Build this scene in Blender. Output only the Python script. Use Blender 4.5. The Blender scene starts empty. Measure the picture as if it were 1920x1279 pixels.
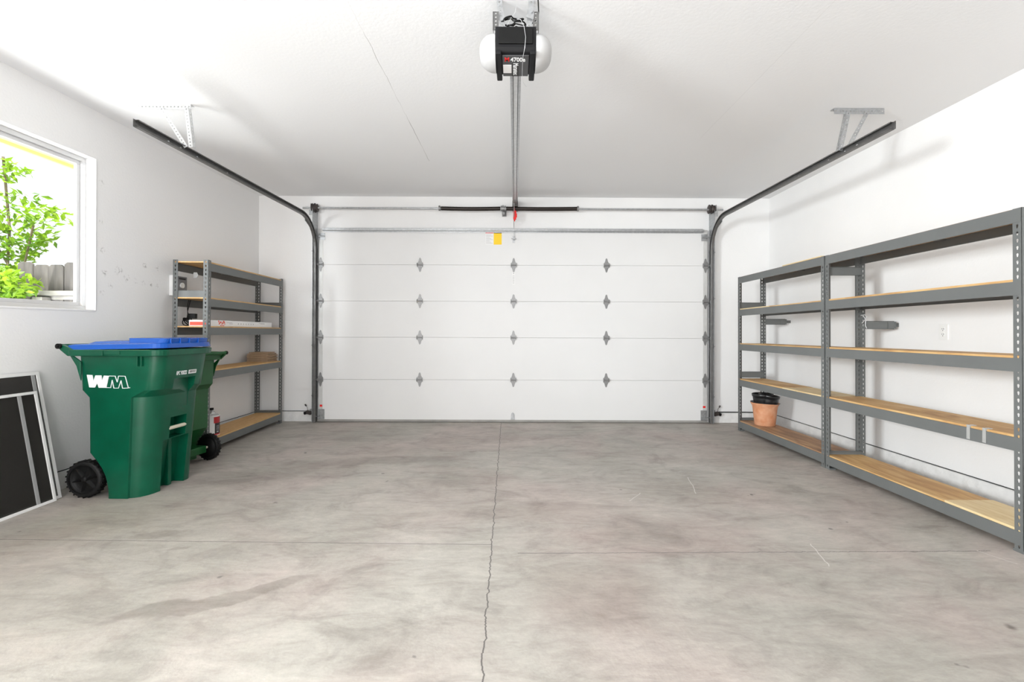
import bpy, bmesh, math, random
from mathutils import Vector, Matrix, Euler
random.seed(7)
PI = math.pi
SC = bpy.context.scene
COL = SC.collection

# ------------------------------------------------------------------ camera
SLOPE = 0.0093                                   # the slab falls gently towards the door
def fz(y): return SLOPE * (5.85 - y)             # floor height at depth y
cam_d = bpy.data.cameras.new('camera')
cam = bpy.data.objects.new('camera', cam_d); COL.objects.link(cam)
cam.location = (0, 0, 1.19)
cam.rotation_euler = (PI / 2, math.radians(-0.2), 0)
cam_d.sensor_width = 36.0
cam_d.lens = 860.0 / 1920.0 * 36.0
cam_d.shift_x = -5.0 / 1920.0
cam_d.shift_y = -23.5 / 1920.0
cam_d.clip_start = 0.05
cam_d.clip_end = 200
SC.camera = cam

# ------------------------------------------------------------------ world, sun, large lights, exposure
world = bpy.data.worlds.new('sky'); SC.world = world
world.use_nodes = True
bg = world.node_tree.nodes['Background']
bg.inputs['Color'].default_value = (0.93, 0.97, 1.0, 1)
bg.inputs['Strength'].default_value = 0.95

sun_d = bpy.data.lights.new('sun', 'SUN'); sun_d.energy = 10.0; sun_d.angle = math.radians(0.6)
sun_d.color = (1.0, 0.97, 0.90)
sun = bpy.data.objects.new('sun', sun_d); COL.objects.link(sun)
sun.rotation_euler = Vector((-0.30, 0.35, -1.0)).to_track_quat('-Z', 'Y').to_euler()

def area(name, loc, target, sx, sy, power, color=(1, 1, 1), portal=False):
    d = bpy.data.lights.new(name, 'AREA'); d.shape = 'RECTANGLE'; d.size = sx; d.size_y = sy
    d.energy = power; d.color = color
    o = bpy.data.objects.new(name, d); COL.objects.link(o); o.location = loc
    o.rotation_euler = (Vector(target) - Vector(loc)).to_track_quat('-Z', 'Y').to_euler()
    if portal: d.cycles.is_portal = True
    return o
# daylight entering by the second (rear) window of the left wall, behind the picture's edge
area('rear_window_daylight', (-4.30, -1.05, 2.00), (2.6, 3.6, 1.15), 1.2, 1.0, 420, (0.955, 0.975, 1.0))
# added general fill, an unseen area lamp behind the camera
area('rear_fill', (-1.3, -1.10, 1.40), (-0.3, 4.0, 1.30), 2.6, 2.2, 104, (1.0, 0.99, 0.985))
# sunlight thrown back up by the pale ground of the side yard, below the window sill
area('yard_ground_bounce', (-4.15, 2.95, 0.80), (-1.1, 3.05, 2.87), 1.5, 1.2, 66, (0.99, 0.99, 1.0))
# sky seen through the window in view
area('window_portal', (-3.40, 2.97, 1.91), (0, 2.97, 1.91), 1.25, 1.25, 1, portal=True)

SC.view_settings.view_transform = 'Standard'
SC.view_settings.look = 'None'
SC.view_settings.exposure = 0.50
SC.view_settings.gamma = 1.0
SC.view_settings.use_curve_mapping = False
try:
    SC.cycles.max_bounces = 10; SC.cycles.diffuse_bounces = 6
    SC.cycles.use_denoising = True
    SC.cycles.sample_clamp_indirect = 6.0
except Exception: pass

# ------------------------------------------------------------------ materials
def nodes(m):
    m.use_nodes = True
    nt = m.node_tree
    return nt, nt.nodes['Principled BSDF']
def mat(name, col, rough=0.6, metal=0.0, var=0.0, scale=20, bump=0.0, bscale=80, spec=0.5, stretch=(1, 1, 1), col2=None, detail=4):
    m = bpy.data.materials.new(name); nt, b = nodes(m)
    b.inputs['Base Color'].default_value = (*col, 1); b.inputs['Roughness'].default_value = rough
    b.inputs['Metallic'].default_value = metal
    b.inputs['Specular IOR Level'].default_value = spec
    tc = nt.nodes.new('ShaderNodeTexCoord'); mp = nt.nodes.new('ShaderNodeMapping')
    mp.inputs['Scale'].default_value = stretch
    nt.links.new(tc.outputs['Object'], mp.inputs['Vector'])
    if var > 0:
        n = nt.nodes.new('ShaderNodeTexNoise'); n.inputs['Scale'].default_value = scale; n.inputs['Detail'].default_value = detail
        nt.links.new(mp.outputs[0], n.inputs['Vector'])
        r = nt.nodes.new('ShaderNodeValToRGB')
        c2 = col2 or tuple(c * (1 - var) for c in col)
        r.color_ramp.elements[0].position = 0.3; r.color_ramp.elements[1].position = 0.7
        r.color_ramp.elements[0].color = (*c2, 1); r.color_ramp.elements[1].color = (*col, 1)
        nt.links.new(n.outputs['Fac'], r.inputs['Fac']); nt.links.new(r.outputs['Color'], b.inputs['Base Color'])
    if bump > 0:
        n2 = nt.nodes.new('ShaderNodeTexNoise'); n2.inputs['Scale'].default_value = bscale; n2.inputs['Detail'].default_value = 3
        nt.links.new(mp.outputs[0], n2.inputs['Vector'])
        bp = nt.nodes.new('ShaderNodeBump'); bp.inputs['Strength'].default_value = bump; bp.inputs['Distance'].default_value = 0.01
        nt.links.new(n2.outputs['Fac'], bp.inputs['Height']); nt.links.new(bp.outputs['Normal'], b.inputs['Normal'])
    return m

M = {}
M['wall'] = mat('wall_paint', (0.83, 0.828, 0.826), 0.7, var=0.03, scale=2, bump=0.12, bscale=60, spec=0.25)
M['trimwhite'] = mat('white_vinyl', (0.56, 0.56, 0.565), 0.35, var=0.02, scale=5)
M['door'] = mat('door_white', (0.74, 0.74, 0.74), 0.42, var=0.02, scale=3, bump=0.03, bscale=6, spec=0.35)
M['stile'] = mat('stile_grey_white', (0.62, 0.62, 0.61), 0.40, metal=0.15, var=0.08, scale=14)
M['galv'] = mat('galvanized_steel', (0.50, 0.51, 0.52), 0.38, metal=0.75, var=0.25, scale=40)
M['galv_light'] = mat('bright_galvanized_steel', (0.72, 0.73, 0.74), 0.42, metal=0.55, var=0.15, scale=40)
M['hinge'] = mat('hinge_steel', (0.30, 0.30, 0.30), 0.42, metal=0.45, var=0.2, scale=40)
M['trackmetal'] = mat('track_steel', (0.17, 0.168, 0.165), 0.42, metal=0.55, var=0.25, scale=25)
M['spring'] = mat('oiled_spring_steel', (0.035, 0.028, 0.025), 0.45, metal=0.6)
M['cast'] = mat('cast_drum', (0.06, 0.05, 0.047), 0.55, metal=0.5)
M['rack'] = mat('grey_powder_coat', (0.135, 0.142, 0.140), 0.42, var=0.06, scale=6, spec=0.45)
M['blackplastic'] = mat('black_plastic', (0.006, 0.006, 0.006), 0.5, spec=0.2)
M['charcoal'] = mat('charcoal_housing', (0.012, 0.012, 0.013), 0.5, spec=0.15, var=0.1, scale=10)
M['charcoal2'] = mat('charcoal_label_panel', (0.05, 0.05, 0.052), 0.35)
M['globe'] = mat('milky_light_cover', (0.46, 0.46, 0.46), 0.30)
M['red'] = mat('red_plastic', (0.75, 0.012, 0.01), 0.45)
M['yellow'] = mat('warning_yellow', (0.95, 0.62, 0.01), 0.5)
M['paper'] = mat('white_paper', (0.80, 0.80, 0.80), 0.6)
M['white_print'] = mat('white_print', (0.86, 0.87, 0.88), 0.5)
M['dark_print'] = mat('dark_print', (0.03, 0.03, 0.03), 0.6)
M['grey_print'] = mat('grey_print', (0.42, 0.42, 0.42), 0.6)
M['red_print'] = mat('red_print', (0.72, 0.10, 0.06), 0.5)
M['green'] = mat('green_bin_plastic', (0.0006, 0.088, 0.044), 0.32, var=0.28, scale=7, bump=0.03, bscale=220, spec=0.38)
M['green2'] = mat('leaf_green_bin_plastic', (0.005, 0.085, 0.018), 0.42, var=0.15, scale=7, bump=0.03, bscale=220)
M['blue'] = mat('blue_lid_plastic', (0.003, 0.082, 0.42), 0.25, spec=0.45, var=0.08, scale=6)
M['cream'] = mat('cream_bar', (0.62, 0.58, 0.46), 0.45)
M['tyre'] = mat('tyre_black', (0.007, 0.007, 0.007), 0.55, spec=0.25, bump=0.1, bscale=60)
M['terracotta'] = mat('terracotta', (0.55, 0.215, 0.095), 0.8, var=0.2, scale=14, col2=(0.66, 0.36, 0.22), bump=0.05, bscale=40)
M['pot_black'] = mat('nursery_pot_black', (0.014, 0.014, 0.015), 0.32)
M['dark_red'] = mat('dark_red_label', (0.40, 0.015, 0.018), 0.45)
M['cardboard'] = mat('cardboard', (0.42, 0.29, 0.185), 0.8, var=0.15, scale=20)
M['curb'] = mat('painted_rough_concrete', (0.80, 0.795, 0.785), 0.85, var=0.13, scale=14, bump=0.35, bscale=45)
M['gap'] = mat('joint_dark', (0.03, 0.03, 0.03), 0.9)
M['seal'] = mat('rubber_door_seal', (0.36, 0.35, 0.33), 0.6, var=0.2, scale=8)
M['alu_white'] = mat('white_screen_frame', (0.76, 0.76, 0.75), 0.4, var=0.06, scale=6)
M['alu_grey'] = mat('grey_screen_frame', (0.42, 0.42, 0.42), 0.4, metal=0.3)
M['fence'] = mat('weathered_fence_board', (0.11, 0.10, 0.097), 0.85, var=0.5, scale=5, stretch=(6, 6, 0.7), bump=0.3, bscale=10)
M['rail'] = mat('weathered_rail', (0.26, 0.25, 0.235), 0.85, var=0.3, scale=6, stretch=(0.7, 6, 6))
M['bark'] = mat('bark', (0.20, 0.16, 0.10), 0.9, var=0.4, scale=12)
M['gravel'] = mat('pale_side_yard_ground', (0.55, 0.52, 0.47), 0.9, var=0.3, scale=9, bump=0.4, bscale=40)
M['yellowpaint'] = mat('yellow_eave_paint', (0.86, 0.66, 0.27), 0.6)
M['stucco'] = mat('exterior_stucco', (0.72, 0.66, 0.52), 0.85, bump=0.3, bscale=60)
M['wood_brown'] = mat('brown_post', (0.16, 0.10, 0.07), 0.8, var=0.3, scale=8)
M['tin'] = mat('tin_metal', (0.55, 0.55, 0.56), 0.3, metal=0.8)
M['tape'] = mat('packing_tape', (0.36, 0.36, 0.35), 0.15)
M['sill'] = mat('sill_paint', (0.78, 0.78, 0.78), 0.6)
M['ivory'] = mat('outlet_plastic', (0.80, 0.80, 0.79), 0.35)
M['conduit_grey'] = mat('timer_face_grey', (0.20, 0.20, 0.21), 0.4)

def leaf_mat():
    m = bpy.data.materials.new('leaf'); nt, b = nodes(m)
    tc = nt.nodes.new('ShaderNodeTexCoord'); n = nt.nodes.new('ShaderNodeTexNoise'); n.inputs['Scale'].default_value = 3.5
    nt.links.new(tc.outputs['Object'], n.inputs['Vector'])
    r = nt.nodes.new('ShaderNodeValToRGB'); r.color_ramp.elements[0].position = .35; r.color_ramp.elements[1].position = .65
    r.color_ramp.elements[0].color = (0.05, 0.15, 0.006, 1); r.color_ramp.elements[1].color = (0.26, 0.40, 0.02, 1)
    nt.links.new(n.outputs['Fac'], r.inputs['Fac']); nt.links.new(r.outputs['Color'], b.inputs['Base Color'])
    b.inputs['Roughness'].default_value = 0.5
    tr = nt.nodes.new('ShaderNodeBsdfTranslucent'); tr.inputs['Color'].default_value = (0.30, 0.50, 0.03, 1)
    mx = nt.nodes.new('ShaderNodeMixShader'); mx.inputs['Fac'].default_value = 0.4
    out = nt.nodes['Material Output']
    nt.links.new(b.outputs[0], mx.inputs[1]); nt.links.new(tr.outputs[0], mx.inputs[2]); nt.links.new(mx.outputs[0], out.inputs['Surface'])
    return m
M['leaf'] = leaf_mat()

def glass_mat():
    m = bpy.data.materials.new('window_glass'); m.use_nodes = True; nt = m.node_tree
    nt.nodes.remove(nt.nodes['Principled BSDF'])
    t = nt.nodes.new('ShaderNodeBsdfTransparent'); g = nt.nodes.new('ShaderNodeBsdfGlossy'); g.inputs['Roughness'].default_value = 0.02
    t.inputs['Color'].default_value = (0.97, 0.985, 0.98, 1)
    f = nt.nodes.new('ShaderNodeLayerWeight'); f.inputs['Blend'].default_value = 0.12
    f3 = nt.nodes.new('ShaderNodeMath'); f3.operation = 'MULTIPLY'; f3.inputs[1].default_value = 0.12; nt.links.new(f.outputs['Facing'], f3.inputs[0])
    mx = nt.nodes.new('ShaderNodeMixShader')
    nt.links.new(f3.outputs[0], mx.inputs['Fac']); nt.links.new(t.outputs[0], mx.inputs[1]); nt.links.new(g.outputs[0], mx.inputs[2])
    nt.links.new(mx.outputs[0], nt.nodes['Material Output'].inputs['Surface'])
    return m
M['glass'] = glass_mat()

def mesh_mat():
    m = bpy.data.materials.new('insect_screen_cloth'); m.use_nodes = True; nt = m.node_tree; b = nt.nodes['Principled BSDF']
    b.inputs['Base Color'].default_value = (0.035, 0.033, 0.030, 1); b.inputs['Roughness'].default_value = 0.8; b.inputs['Specular IOR Level'].default_value = 0.1
    t = nt.nodes.new('ShaderNodeBsdfTransparent'); mx = nt.nodes.new('ShaderNodeMixShader'); mx.inputs['Fac'].default_value = 0.66
    nt.links.new(t.outputs[0], mx.inputs[1]); nt.links.new(b.outputs[0], mx.inputs[2])
    nt.links.new(mx.outputs[0], nt.nodes['Material Output'].inputs['Surface'])
    return m
M['mesh'] = mesh_mat()

def plywood(name, c1, c2, c3, sc=1.0, grain=1.0):
    m = bpy.data.materials.new(name); nt, b = nodes(m)
    tc = nt.nodes.new('ShaderNodeTexCoord'); mp = nt.nodes.new('ShaderNodeMapping')
    mp.inputs['Scale'].default_value = (6 * sc, 1.3 * sc, 6 * sc)
    nt.links.new(tc.outputs['Object'], mp.inputs['Vector'])
    n = nt.nodes.new('ShaderNodeTexNoise'); n.inputs['Scale'].default_value = 1.6; n.inputs['Detail'].default_value = 8; n.inputs['Distortion'].default_value = 1.6 * grain
    nt.links.new(mp.outputs[0], n.inputs['Vector'])
    r = nt.nodes.new('ShaderNodeValToRGB'); cr = r.color_ramp
    cr.elements[0].position = .30; cr.elements[0].color = (*c1, 1); cr.elements[1].position = .70; cr.elements[1].color = (*c3, 1)
    e = cr.elements.new(.5); e.color = (*c2, 1)
    nt.links.new(n.outputs['Fac'], r.inputs['Fac']); nt.links.new(r.outputs['Color'], b.inputs['Base Color'])
    b.inputs['Roughness'].default_value = 0.6
    return m
M['ply'] = plywood('plywood', (0.38, 0.20, 0.075), (0.55, 0.33, 0.135), (0.66, 0.45, 0.21))
M['ply_pale'] = plywood('pale_plywood', (0.62, 0.46, 0.24), (0.70, 0.55, 0.31), (0.74, 0.60, 0.38), grain=2)
M['ply_brown'] = plywood('brown_plywood', (0.20, 0.11, 0.06), (0.36, 0.20, 0.105), (0.50, 0.32, 0.17))
M['osb'] = plywood('particle_board', (0.56, 0.33, 0.13), (0.62, 0.38, 0.16), (0.66, 0.43, 0.20), sc=3)

def wall_left_mat():
    m = mat('wall_paint_scuffed', (0.80, 0.798, 0.795), 0.7, bump=0.12, bscale=60, spec=0.25); nt = m.node_tree; b = nt.nodes['Principled BSDF']
    tc = nt.nodes.new('ShaderNodeTexCoord')
    n = nt.nodes.new('ShaderNodeTexNoise'); n.inputs['Scale'].default_value = 45; n.inputs['Detail'].default_value = 5
    nt.links.new(tc.outputs['Object'], n.inputs['Vector'])
    th = nt.nodes.new('ShaderNodeMath'); th.operation = 'SUBTRACT'; th.inputs[1].default_value = 0.50
    nt.links.new(n.outputs['Fac'], th.inputs[0])
    prev = None
    spots = [(3.62, 2.33, .03), (3.62, 2.02, .025), (3.63, 1.80, .03), (3.65, 1.62, .035), (3.63, 1.46, .03), (3.78, 1.66, .05), (3.86, 1.60, .04),
             (3.95, 1.585, .03), (4.03, 1.575, .03), (4.11, 1.57, .03), (4.19, 1.565, .025), (4.05, 1.74, .035), (4.19, 1.73, .03), (3.70, 1.52, .03)]
    for (y, z, r) in spots:
        d = nt.nodes.new('ShaderNodeVectorMath'); d.operation = 'DISTANCE'; d.inputs[1].default_value = (-3.265, y, z)
        nt.links.new(tc.outputs['Object'], d.inputs[0])
        mr = nt.nodes.new('ShaderNodeMapRange'); mr.inputs['From Min'].default_value = r; mr.inputs['From Max'].default_value = 0.0
        mr.inputs['To Min'].default_value = 0; mr.inputs['To Max'].default_value = 1
        nt.links.new(d.outputs['Value'], mr.inputs['Value'])
        if prev is None: prev = mr.outputs[0]
        else:
            a = nt.nodes.new('ShaderNodeMath'); a.operation = 'MAXIMUM'
            nt.links.new(prev, a.inputs[0]); nt.links.new(mr.outputs[0], a.inputs[1]); prev = a.outputs[0]
    mu = nt.nodes.new('ShaderNodeMath'); mu.operation = 'MULTIPLY'; nt.links.new(prev, mu.inputs[0]); nt.links.new(th.outputs[0], mu.inputs[1])
    m2 = nt.nodes.new('ShaderNodeMath'); m2.operation = 'MULTIPLY'; m2.use_clamp = True; m2.inputs[1].default_value = 7; nt.links.new(mu.outputs[0], m2.inputs[0])
    mx = nt.nodes.new('ShaderNodeMixRGB'); mx.inputs[1].default_value = (0.80, 0.798, 0.795, 1); mx.inputs[2].default_value = (0.36, 0.35, 0.34, 1)
    nt.links.new(m2.outputs[0], mx.inputs['Fac']); nt.links.new(mx.outputs[0], b.inputs['Base Color'])
    return m
M['wall_left'] = wall_left_mat()

def line_mask(nt, pos, axis, val, along, amp, width, lo=None, hi=None, slant=0.0, nscale=9.0):
    """mask of a wandering hairline: |p[axis] - val - slant*p[along] - noise| < width"""
    sep = nt.nodes.new('ShaderNodeSeparateXYZ'); nt.links.new(pos, sep.inputs[0])
    no = nt.nodes.new('ShaderNodeTexNoise'); no.noise_dimensions = '1D'; no.inputs['Scale'].default_value = nscale; no.inputs['Detail'].default_value = 6; no.inputs['Roughness'].default_value = 0.7
    nt.links.new(sep.outputs[along], no.inputs['W'])
    def mth(op, a, b_=None):
        x = nt.nodes.new('ShaderNodeMath'); x.operation = op
        for i, v in enumerate((a, b_)):
            if v is None: continue
            if isinstance(v, (int, float)): x.inputs[i].default_value = v
            else: nt.links.new(v, x.inputs[i])
        return x.outputs[0]
    w = mth('MULTIPLY', mth('SUBTRACT', no.outputs['Fac'], 0.5), amp)
    s = mth('MULTIPLY', sep.outputs[along], slant)
    d = mth('ABSOLUTE', mth('SUBTRACT', mth('SUBTRACT', mth('SUBTRACT', sep.outputs[axis], val), s), w))
    mk = mth('LESS_THAN', d, width)
    if lo is not None: mk = mth('MULTIPLY', mk, mth('GREATER_THAN', sep.outputs[along], lo))
    if hi is not None: mk = mth('MULTIPLY', mk, mth('LESS_THAN', sep.outputs[along], hi))
    return mk

def floor_mat():
    m = bpy.data.materials.new('stained_concrete'); nt, b = nodes(m)
    tc = nt.nodes.new('ShaderNodeTexCoord'); P = tc.outputs['Object']
    def noise(scale, detail=6, dist=0.0, rough=.6, st=(1, 1, 1), off=(0, 0, 0)):
        mp = nt.nodes.new('ShaderNodeMapping'); mp.inputs['Scale'].default_value = st; mp.inputs['Location'].default_value = off
        nt.links.new(P, mp.inputs['Vector'])
        n = nt.nodes.new('ShaderNodeTexNoise'); n.inputs['Scale'].default_value = scale; n.inputs['Detail'].default_value = detail
        n.inputs['Distortion'].default_value = dist; n.inputs['Roughness'].default_value = rough
        nt.links.new(mp.outputs[0], n.inputs['Vector']); return n.outputs['Fac']
    def ramp(f, stops):
        r = nt.nodes.new('ShaderNodeValToRGB'); cr = r.color_ramp
        cr.elements[0].position, cr.elements[0].color = stops[0][0], (*stops[0][1], 1)
        cr.elements[1].position, cr.elements[1].color = stops[-1][0], (*stops[-1][1], 1)
        for p, c in stops[1:-1]:
            e = cr.elements.new(p); e.color = (*c, 1)
        nt.links.new(f, r.inputs['Fac']); return r.outputs['Color']
    def mix(mode, fac, a, c):
        x = nt.nodes.new('ShaderNodeMixRGB'); x.blend_type = mode
        if isinstance(fac, float): x.inputs['Fac'].default_value = fac
        else: nt.links.new(fac, x.inputs['Fac'])
        for i, v in ((1, a), (2, c)):
            if isinstance(v, tuple): x.inputs[i].default_value = (*v, 1)
            else: nt.links.new(v, x.inputs[i])
        return x.outputs['Color']
    base = ramp(noise(0.8, 6, 0.6), [(.30, (0.34, 0.318, 0.292)), (.5, (0.405, 0.377, 0.350)), (.70, (0.45, 0.422, 0.396))])
    tint = ramp(noise(0.9, 5, 0.5, off=(4, 9, 0)), [(.42, (0.985, 1.0, 0.98)), (.62, (1.025, 0.965, 0.96))])
    c = mix('MULTIPLY', 1.0, base, tint)
    blot = ramp(noise(2.6, 8, 1.0, .65, st=(1, 1.3, 1), off=(2, 1, 0)), [(.30, (0.72, 0.71, 0.70)), (.46, (0.94, 0.935, 0.93)), (.7, (1.08, 1.08, 1.07))])
    c = mix('MULTIPLY', 1.0, c, blot)
    streak = ramp(noise(5.0, 7, 1.2, .7, st=(0.55, 1.6, 1), off=(7, 3, 0)), [(.33, (0.80, 0.79, 0.775)), (.48, (0.98, 0.98, 0.975)), (.68, (1.12, 1.12, 1.12))])
    c = mix('MULTIPLY', 0.8, c, streak)
    fine = ramp(noise(30, 6, 0.6, .75, st=(.6, 1.5, 1)), [(.3, (0.82, 0.82, 0.82)), (.7, (1.12, 1.12, 1.12))])
    c = mix('MULTIPLY', 0.7, c, fine)
    spots = ramp(noise(11, 2, 0, .4, off=(3, 3, 3)), [(.20, (1, 1, 1)), (.235, (0, 0, 0))])
    c = mix('MIX', spots, c, (0.19, 0.175, 0.16))
    # oil stains and water marks with places of their own
    def stain(x, y, rx, ry, ang, col, strength, sharp=0.5):
        nonlocal c
        mp = nt.nodes.new('ShaderNodeMapping'); mp.vector_type = 'TEXTURE'
        mp.inputs['Location'].default_value = (x, y, 0); mp.inputs['Rotation'].default_value = (0, 0, ang); mp.inputs['Scale'].default_value = (rx, ry, 50)
        wv = nt.nodes.new('ShaderNodeTexNoise'); wv.inputs['Scale'].default_value = 3.5; wv.inputs['Detail'].default_value = 6
        nt.links.new(P, wv.inputs['Vector'])
        sb = nt.nodes.new('ShaderNodeVectorMath'); sb.operation = 'SUBTRACT'; sb.inputs[1].default_value = (.5, .5, .5); nt.links.new(wv.outputs['Color'], sb.inputs[0])
        sc_ = nt.nodes.new('ShaderNodeVectorMath'); sc_.operation = 'SCALE'; sc_.inputs['Scale'].default_value = 0.9 * min(rx, ry) + .15; nt.links.new(sb.outputs[0], sc_.inputs[0])
        ad = nt.nodes.new('ShaderNodeVectorMath'); ad.operation = 'ADD'; nt.links.new(P, ad.inputs[0]); nt.links.new(sc_.outputs[0], ad.inputs[1])
        nt.links.new(ad.outputs[0], mp.inputs['Vector'])
        ln = nt.nodes.new('ShaderNodeVectorMath'); ln.operation = 'LENGTH'; nt.links.new(mp.outputs[0], ln.inputs[0])
        mr = nt.nodes.new('ShaderNodeMapRange'); mr.interpolation_type = 'SMOOTHSTEP'
        mr.inputs['From Min'].default_value = 1.0; mr.inputs['From Max'].default_value = 1.0 - sharp; mr.inputs['To Min'].default_value = 0; mr.inputs['To Max'].default_value = strength
        nt.links.new(ln.outputs['Value'], mr.inputs['Value'])
        c = mix('MULTIPLY', mr.outputs[0], c, col)
    stain(0.35, 2.0, 0.45, 0.40, 0.4, (0.78, 0.74, 0.73), 0.8, 0.7)
    stain(0.75, 2.55, 0.9, 0.35, 0.2, (0.88, 0.82, 0.82), 0.7, 0.8)
    stain(-1.25, 1.95, 0.42, 0.07, 0.45, (0.74, 0.73, 0.72), 0.9, 0.25)
    stain(-1.15, 4.05, 0.9, 0.20, 0.1, (0.70, 0.69, 0.68), 0.8, 0.6)
    stain(-1.9, 3.75, 0.55, 0.35, 0.5, (0.76, 0.75, 0.74), 0.8, 0.7)
    stain(-0.35, 3.55, 0.5, 0.18, 0.1, (0.80, 0.79, 0.78), 0.7, 0.5)
    stain(0.9, 4.3, 0.5, 0.12, 0.1, (0.82, 0.80, 0.79), 0.7, 0.5)
    stain(1.2, 3.3, 0.8, 0.3, -0.2, (0.88, 0.86, 0.85), 0.7, 0.7)
    stain(2.25, 2.0, 0.5, 0.25, 0.3, (0.88, 0.87, 0.86), 0.7, 0.7)
    stain(1.93, 1.79, 0.035, 0.03, 0, (0.45, 0.44, 0.43), 1.0, 0.8)
    stain(-2.5, 2.75, 0.7, 0.4, 0.3, (0.86, 0.85, 0.82), 0.7, 0.8)
    stain(-2.0, 2.55, 0.16, 0.05, 0.3, (0.80, 0.79, 0.78), 0.8, 0.3)
    stain(-1.75, 2.42, 0.05, 0.03, 0.3, (0.74, 0.73, 0.72), 0.8, 0.5)
    stain(0.05, 2.9, 0.6, 0.22, 0.05, (0.86, 0.84, 0.83), 0.7, 0.7)
    stain(1.75, 4.1, 0.8, 0.25, -0.15, (0.88, 0.85, 0.84), 0.7, 0.7)
    stain(-0.6, 4.9, 1.0, 0.22, 0.05, (0.86, 0.85, 0.84), 0.7, 0.7)
    # joints and cracks
    m1 = line_mask(nt, P, 0, -0.083, 1, 0.035, 0.0028, hi=5.8, slant=-0.0145)
    m2 = line_mask(nt, P, 1, 2.455, 0, 0.012, 0.0022, lo=-3.3, hi=-0.12, slant=-0.016)
    m3 = line_mask(nt, P, 1, 2.36, 0, 0.020, 0.0024, lo=0.02, hi=2.5, slant=0.018, nscale=12)
    cr_ = nt.nodes.new('ShaderNodeMath'); cr_.operation = 'MAXIMUM'; nt.links.new(m1, cr_.inputs[0]); nt.links.new(m2, cr_.inputs[1])
    cr2 = nt.nodes.new('ShaderNodeMath'); cr2.operation = 'MAXIMUM'; nt.links.new(cr_.outputs[0], cr2.inputs[0]); nt.links.new(m3, cr2.inputs[1])
    c = mix('MIX', cr2.outputs[0], c, (0.12, 0.11, 0.105))
    # pale scratches
    for (a, v, al, lo, hi, sl) in ((0, 3.51, 1, 2.27, 2.41, -0.45), (0, 0.98, 1, 2.24, 2.48, 0.25), (0, 0.54, 1, 3.25, 3.62, 0.23), (0, -1.45, 1, 3.10, 3.26, 0.72)):
        mk = line_mask(nt, P, a, v, al, 0.05, 0.003, lo=lo, hi=hi, slant=sl, nscale=2)
        f = nt.nodes.new('ShaderNodeMath'); f.operation = 'MULTIPLY'; f.inputs[1].default_value = 0.6; nt.links.new(mk, f.inputs[0])
        c = mix('MIX', f.outputs[0], c, (0.66, 0.64, 0.61))
    nt.links.new(c, b.inputs['Base Color'])
    rr = nt.nodes.new('ShaderNodeMapRange'); rr.inputs['To Min'].default_value = 0.42; rr.inputs['To Max'].default_value = 0.72
    nt.links.new(noise(2.2, 5, 1), rr.inputs['Value']); nt.links.new(rr.outputs[0], b.inputs['Roughness'])
    b.inputs['Specular IOR Level'].default_value = 0.35
    bp = nt.nodes.new('ShaderNodeBump'); bp.inputs['Strength'].default_value = 0.10; bp.inputs['Distance'].default_value = 0.01
    nt.links.new(noise(60, 4), bp.inputs['Height']); nt.links.new(bp.outputs['Normal'], b.inputs['Normal'])
    return m
M['floor'] = floor_mat()

def ceiling_mat():
    m = mat('ceiling_paint', (0.80, 0.808, 0.82), 0.75, bump=0.08, bscale=55, spec=0.2); nt = m.node_tree; b = nt.nodes['Principled BSDF']
    tc = nt.nodes.new('ShaderNodeTexCoord'); P = tc.outputs['Object']
    k = line_mask(nt, P, 0, -0.862, 1, 0.020, 0.0016, hi=4.6, nscale=5)
    g = nt.nodes.new('ShaderNodeTexNoise'); g.inputs['Scale'].default_value = 2.2; nt.links.new(P, g.inputs['Vector'])
    mr = nt.nodes.new('ShaderNodeMapRange'); mr.inputs['From Min'].default_value = .40; mr.inputs['From Max'].default_value = .62; mr.inputs['To Min'].default_value = .15; mr.inputs['To Max'].default_value = 1
    nt.links.new(g.outputs['Fac'], mr.inputs['Value'])
    f = nt.nodes.new('ShaderNodeMath'); f.operation = 'MULTIPLY'; nt.links.new(k, f.inputs[0]); nt.links.new(mr.outputs[0], f.inputs[1])
    k2 = line_mask(nt, P, 0, 1.62, 1, 0.008, 0.002, hi=4.0)
    f2 = nt.nodes.new('ShaderNodeMath'); f2.operation = 'MULTIPLY'; f2.inputs[1].default_value = .12; nt.links.new(k2, f2.inputs[0])
    mxx = nt.nodes.new('ShaderNodeMath'); mxx.operation = 'MAXIMUM'; nt.links.new(f.outputs[0], mxx.inputs[0]); nt.links.new(f2.outputs[0], mxx.inputs[1])
    mx = nt.nodes.new('ShaderNodeMixRGB'); mx.inputs[1].default_value = (0.80, 0.805, 0.815, 1); mx.inputs[2].default_value = (0.25, 0.24, 0.23, 1)
    nt.links.new(mxx.outputs[0], mx.inputs['Fac']); nt.links.new(mx.outputs[0], b.inputs['Base Color'])
    return m
M['ceiling'] = ceiling_mat()

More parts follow.
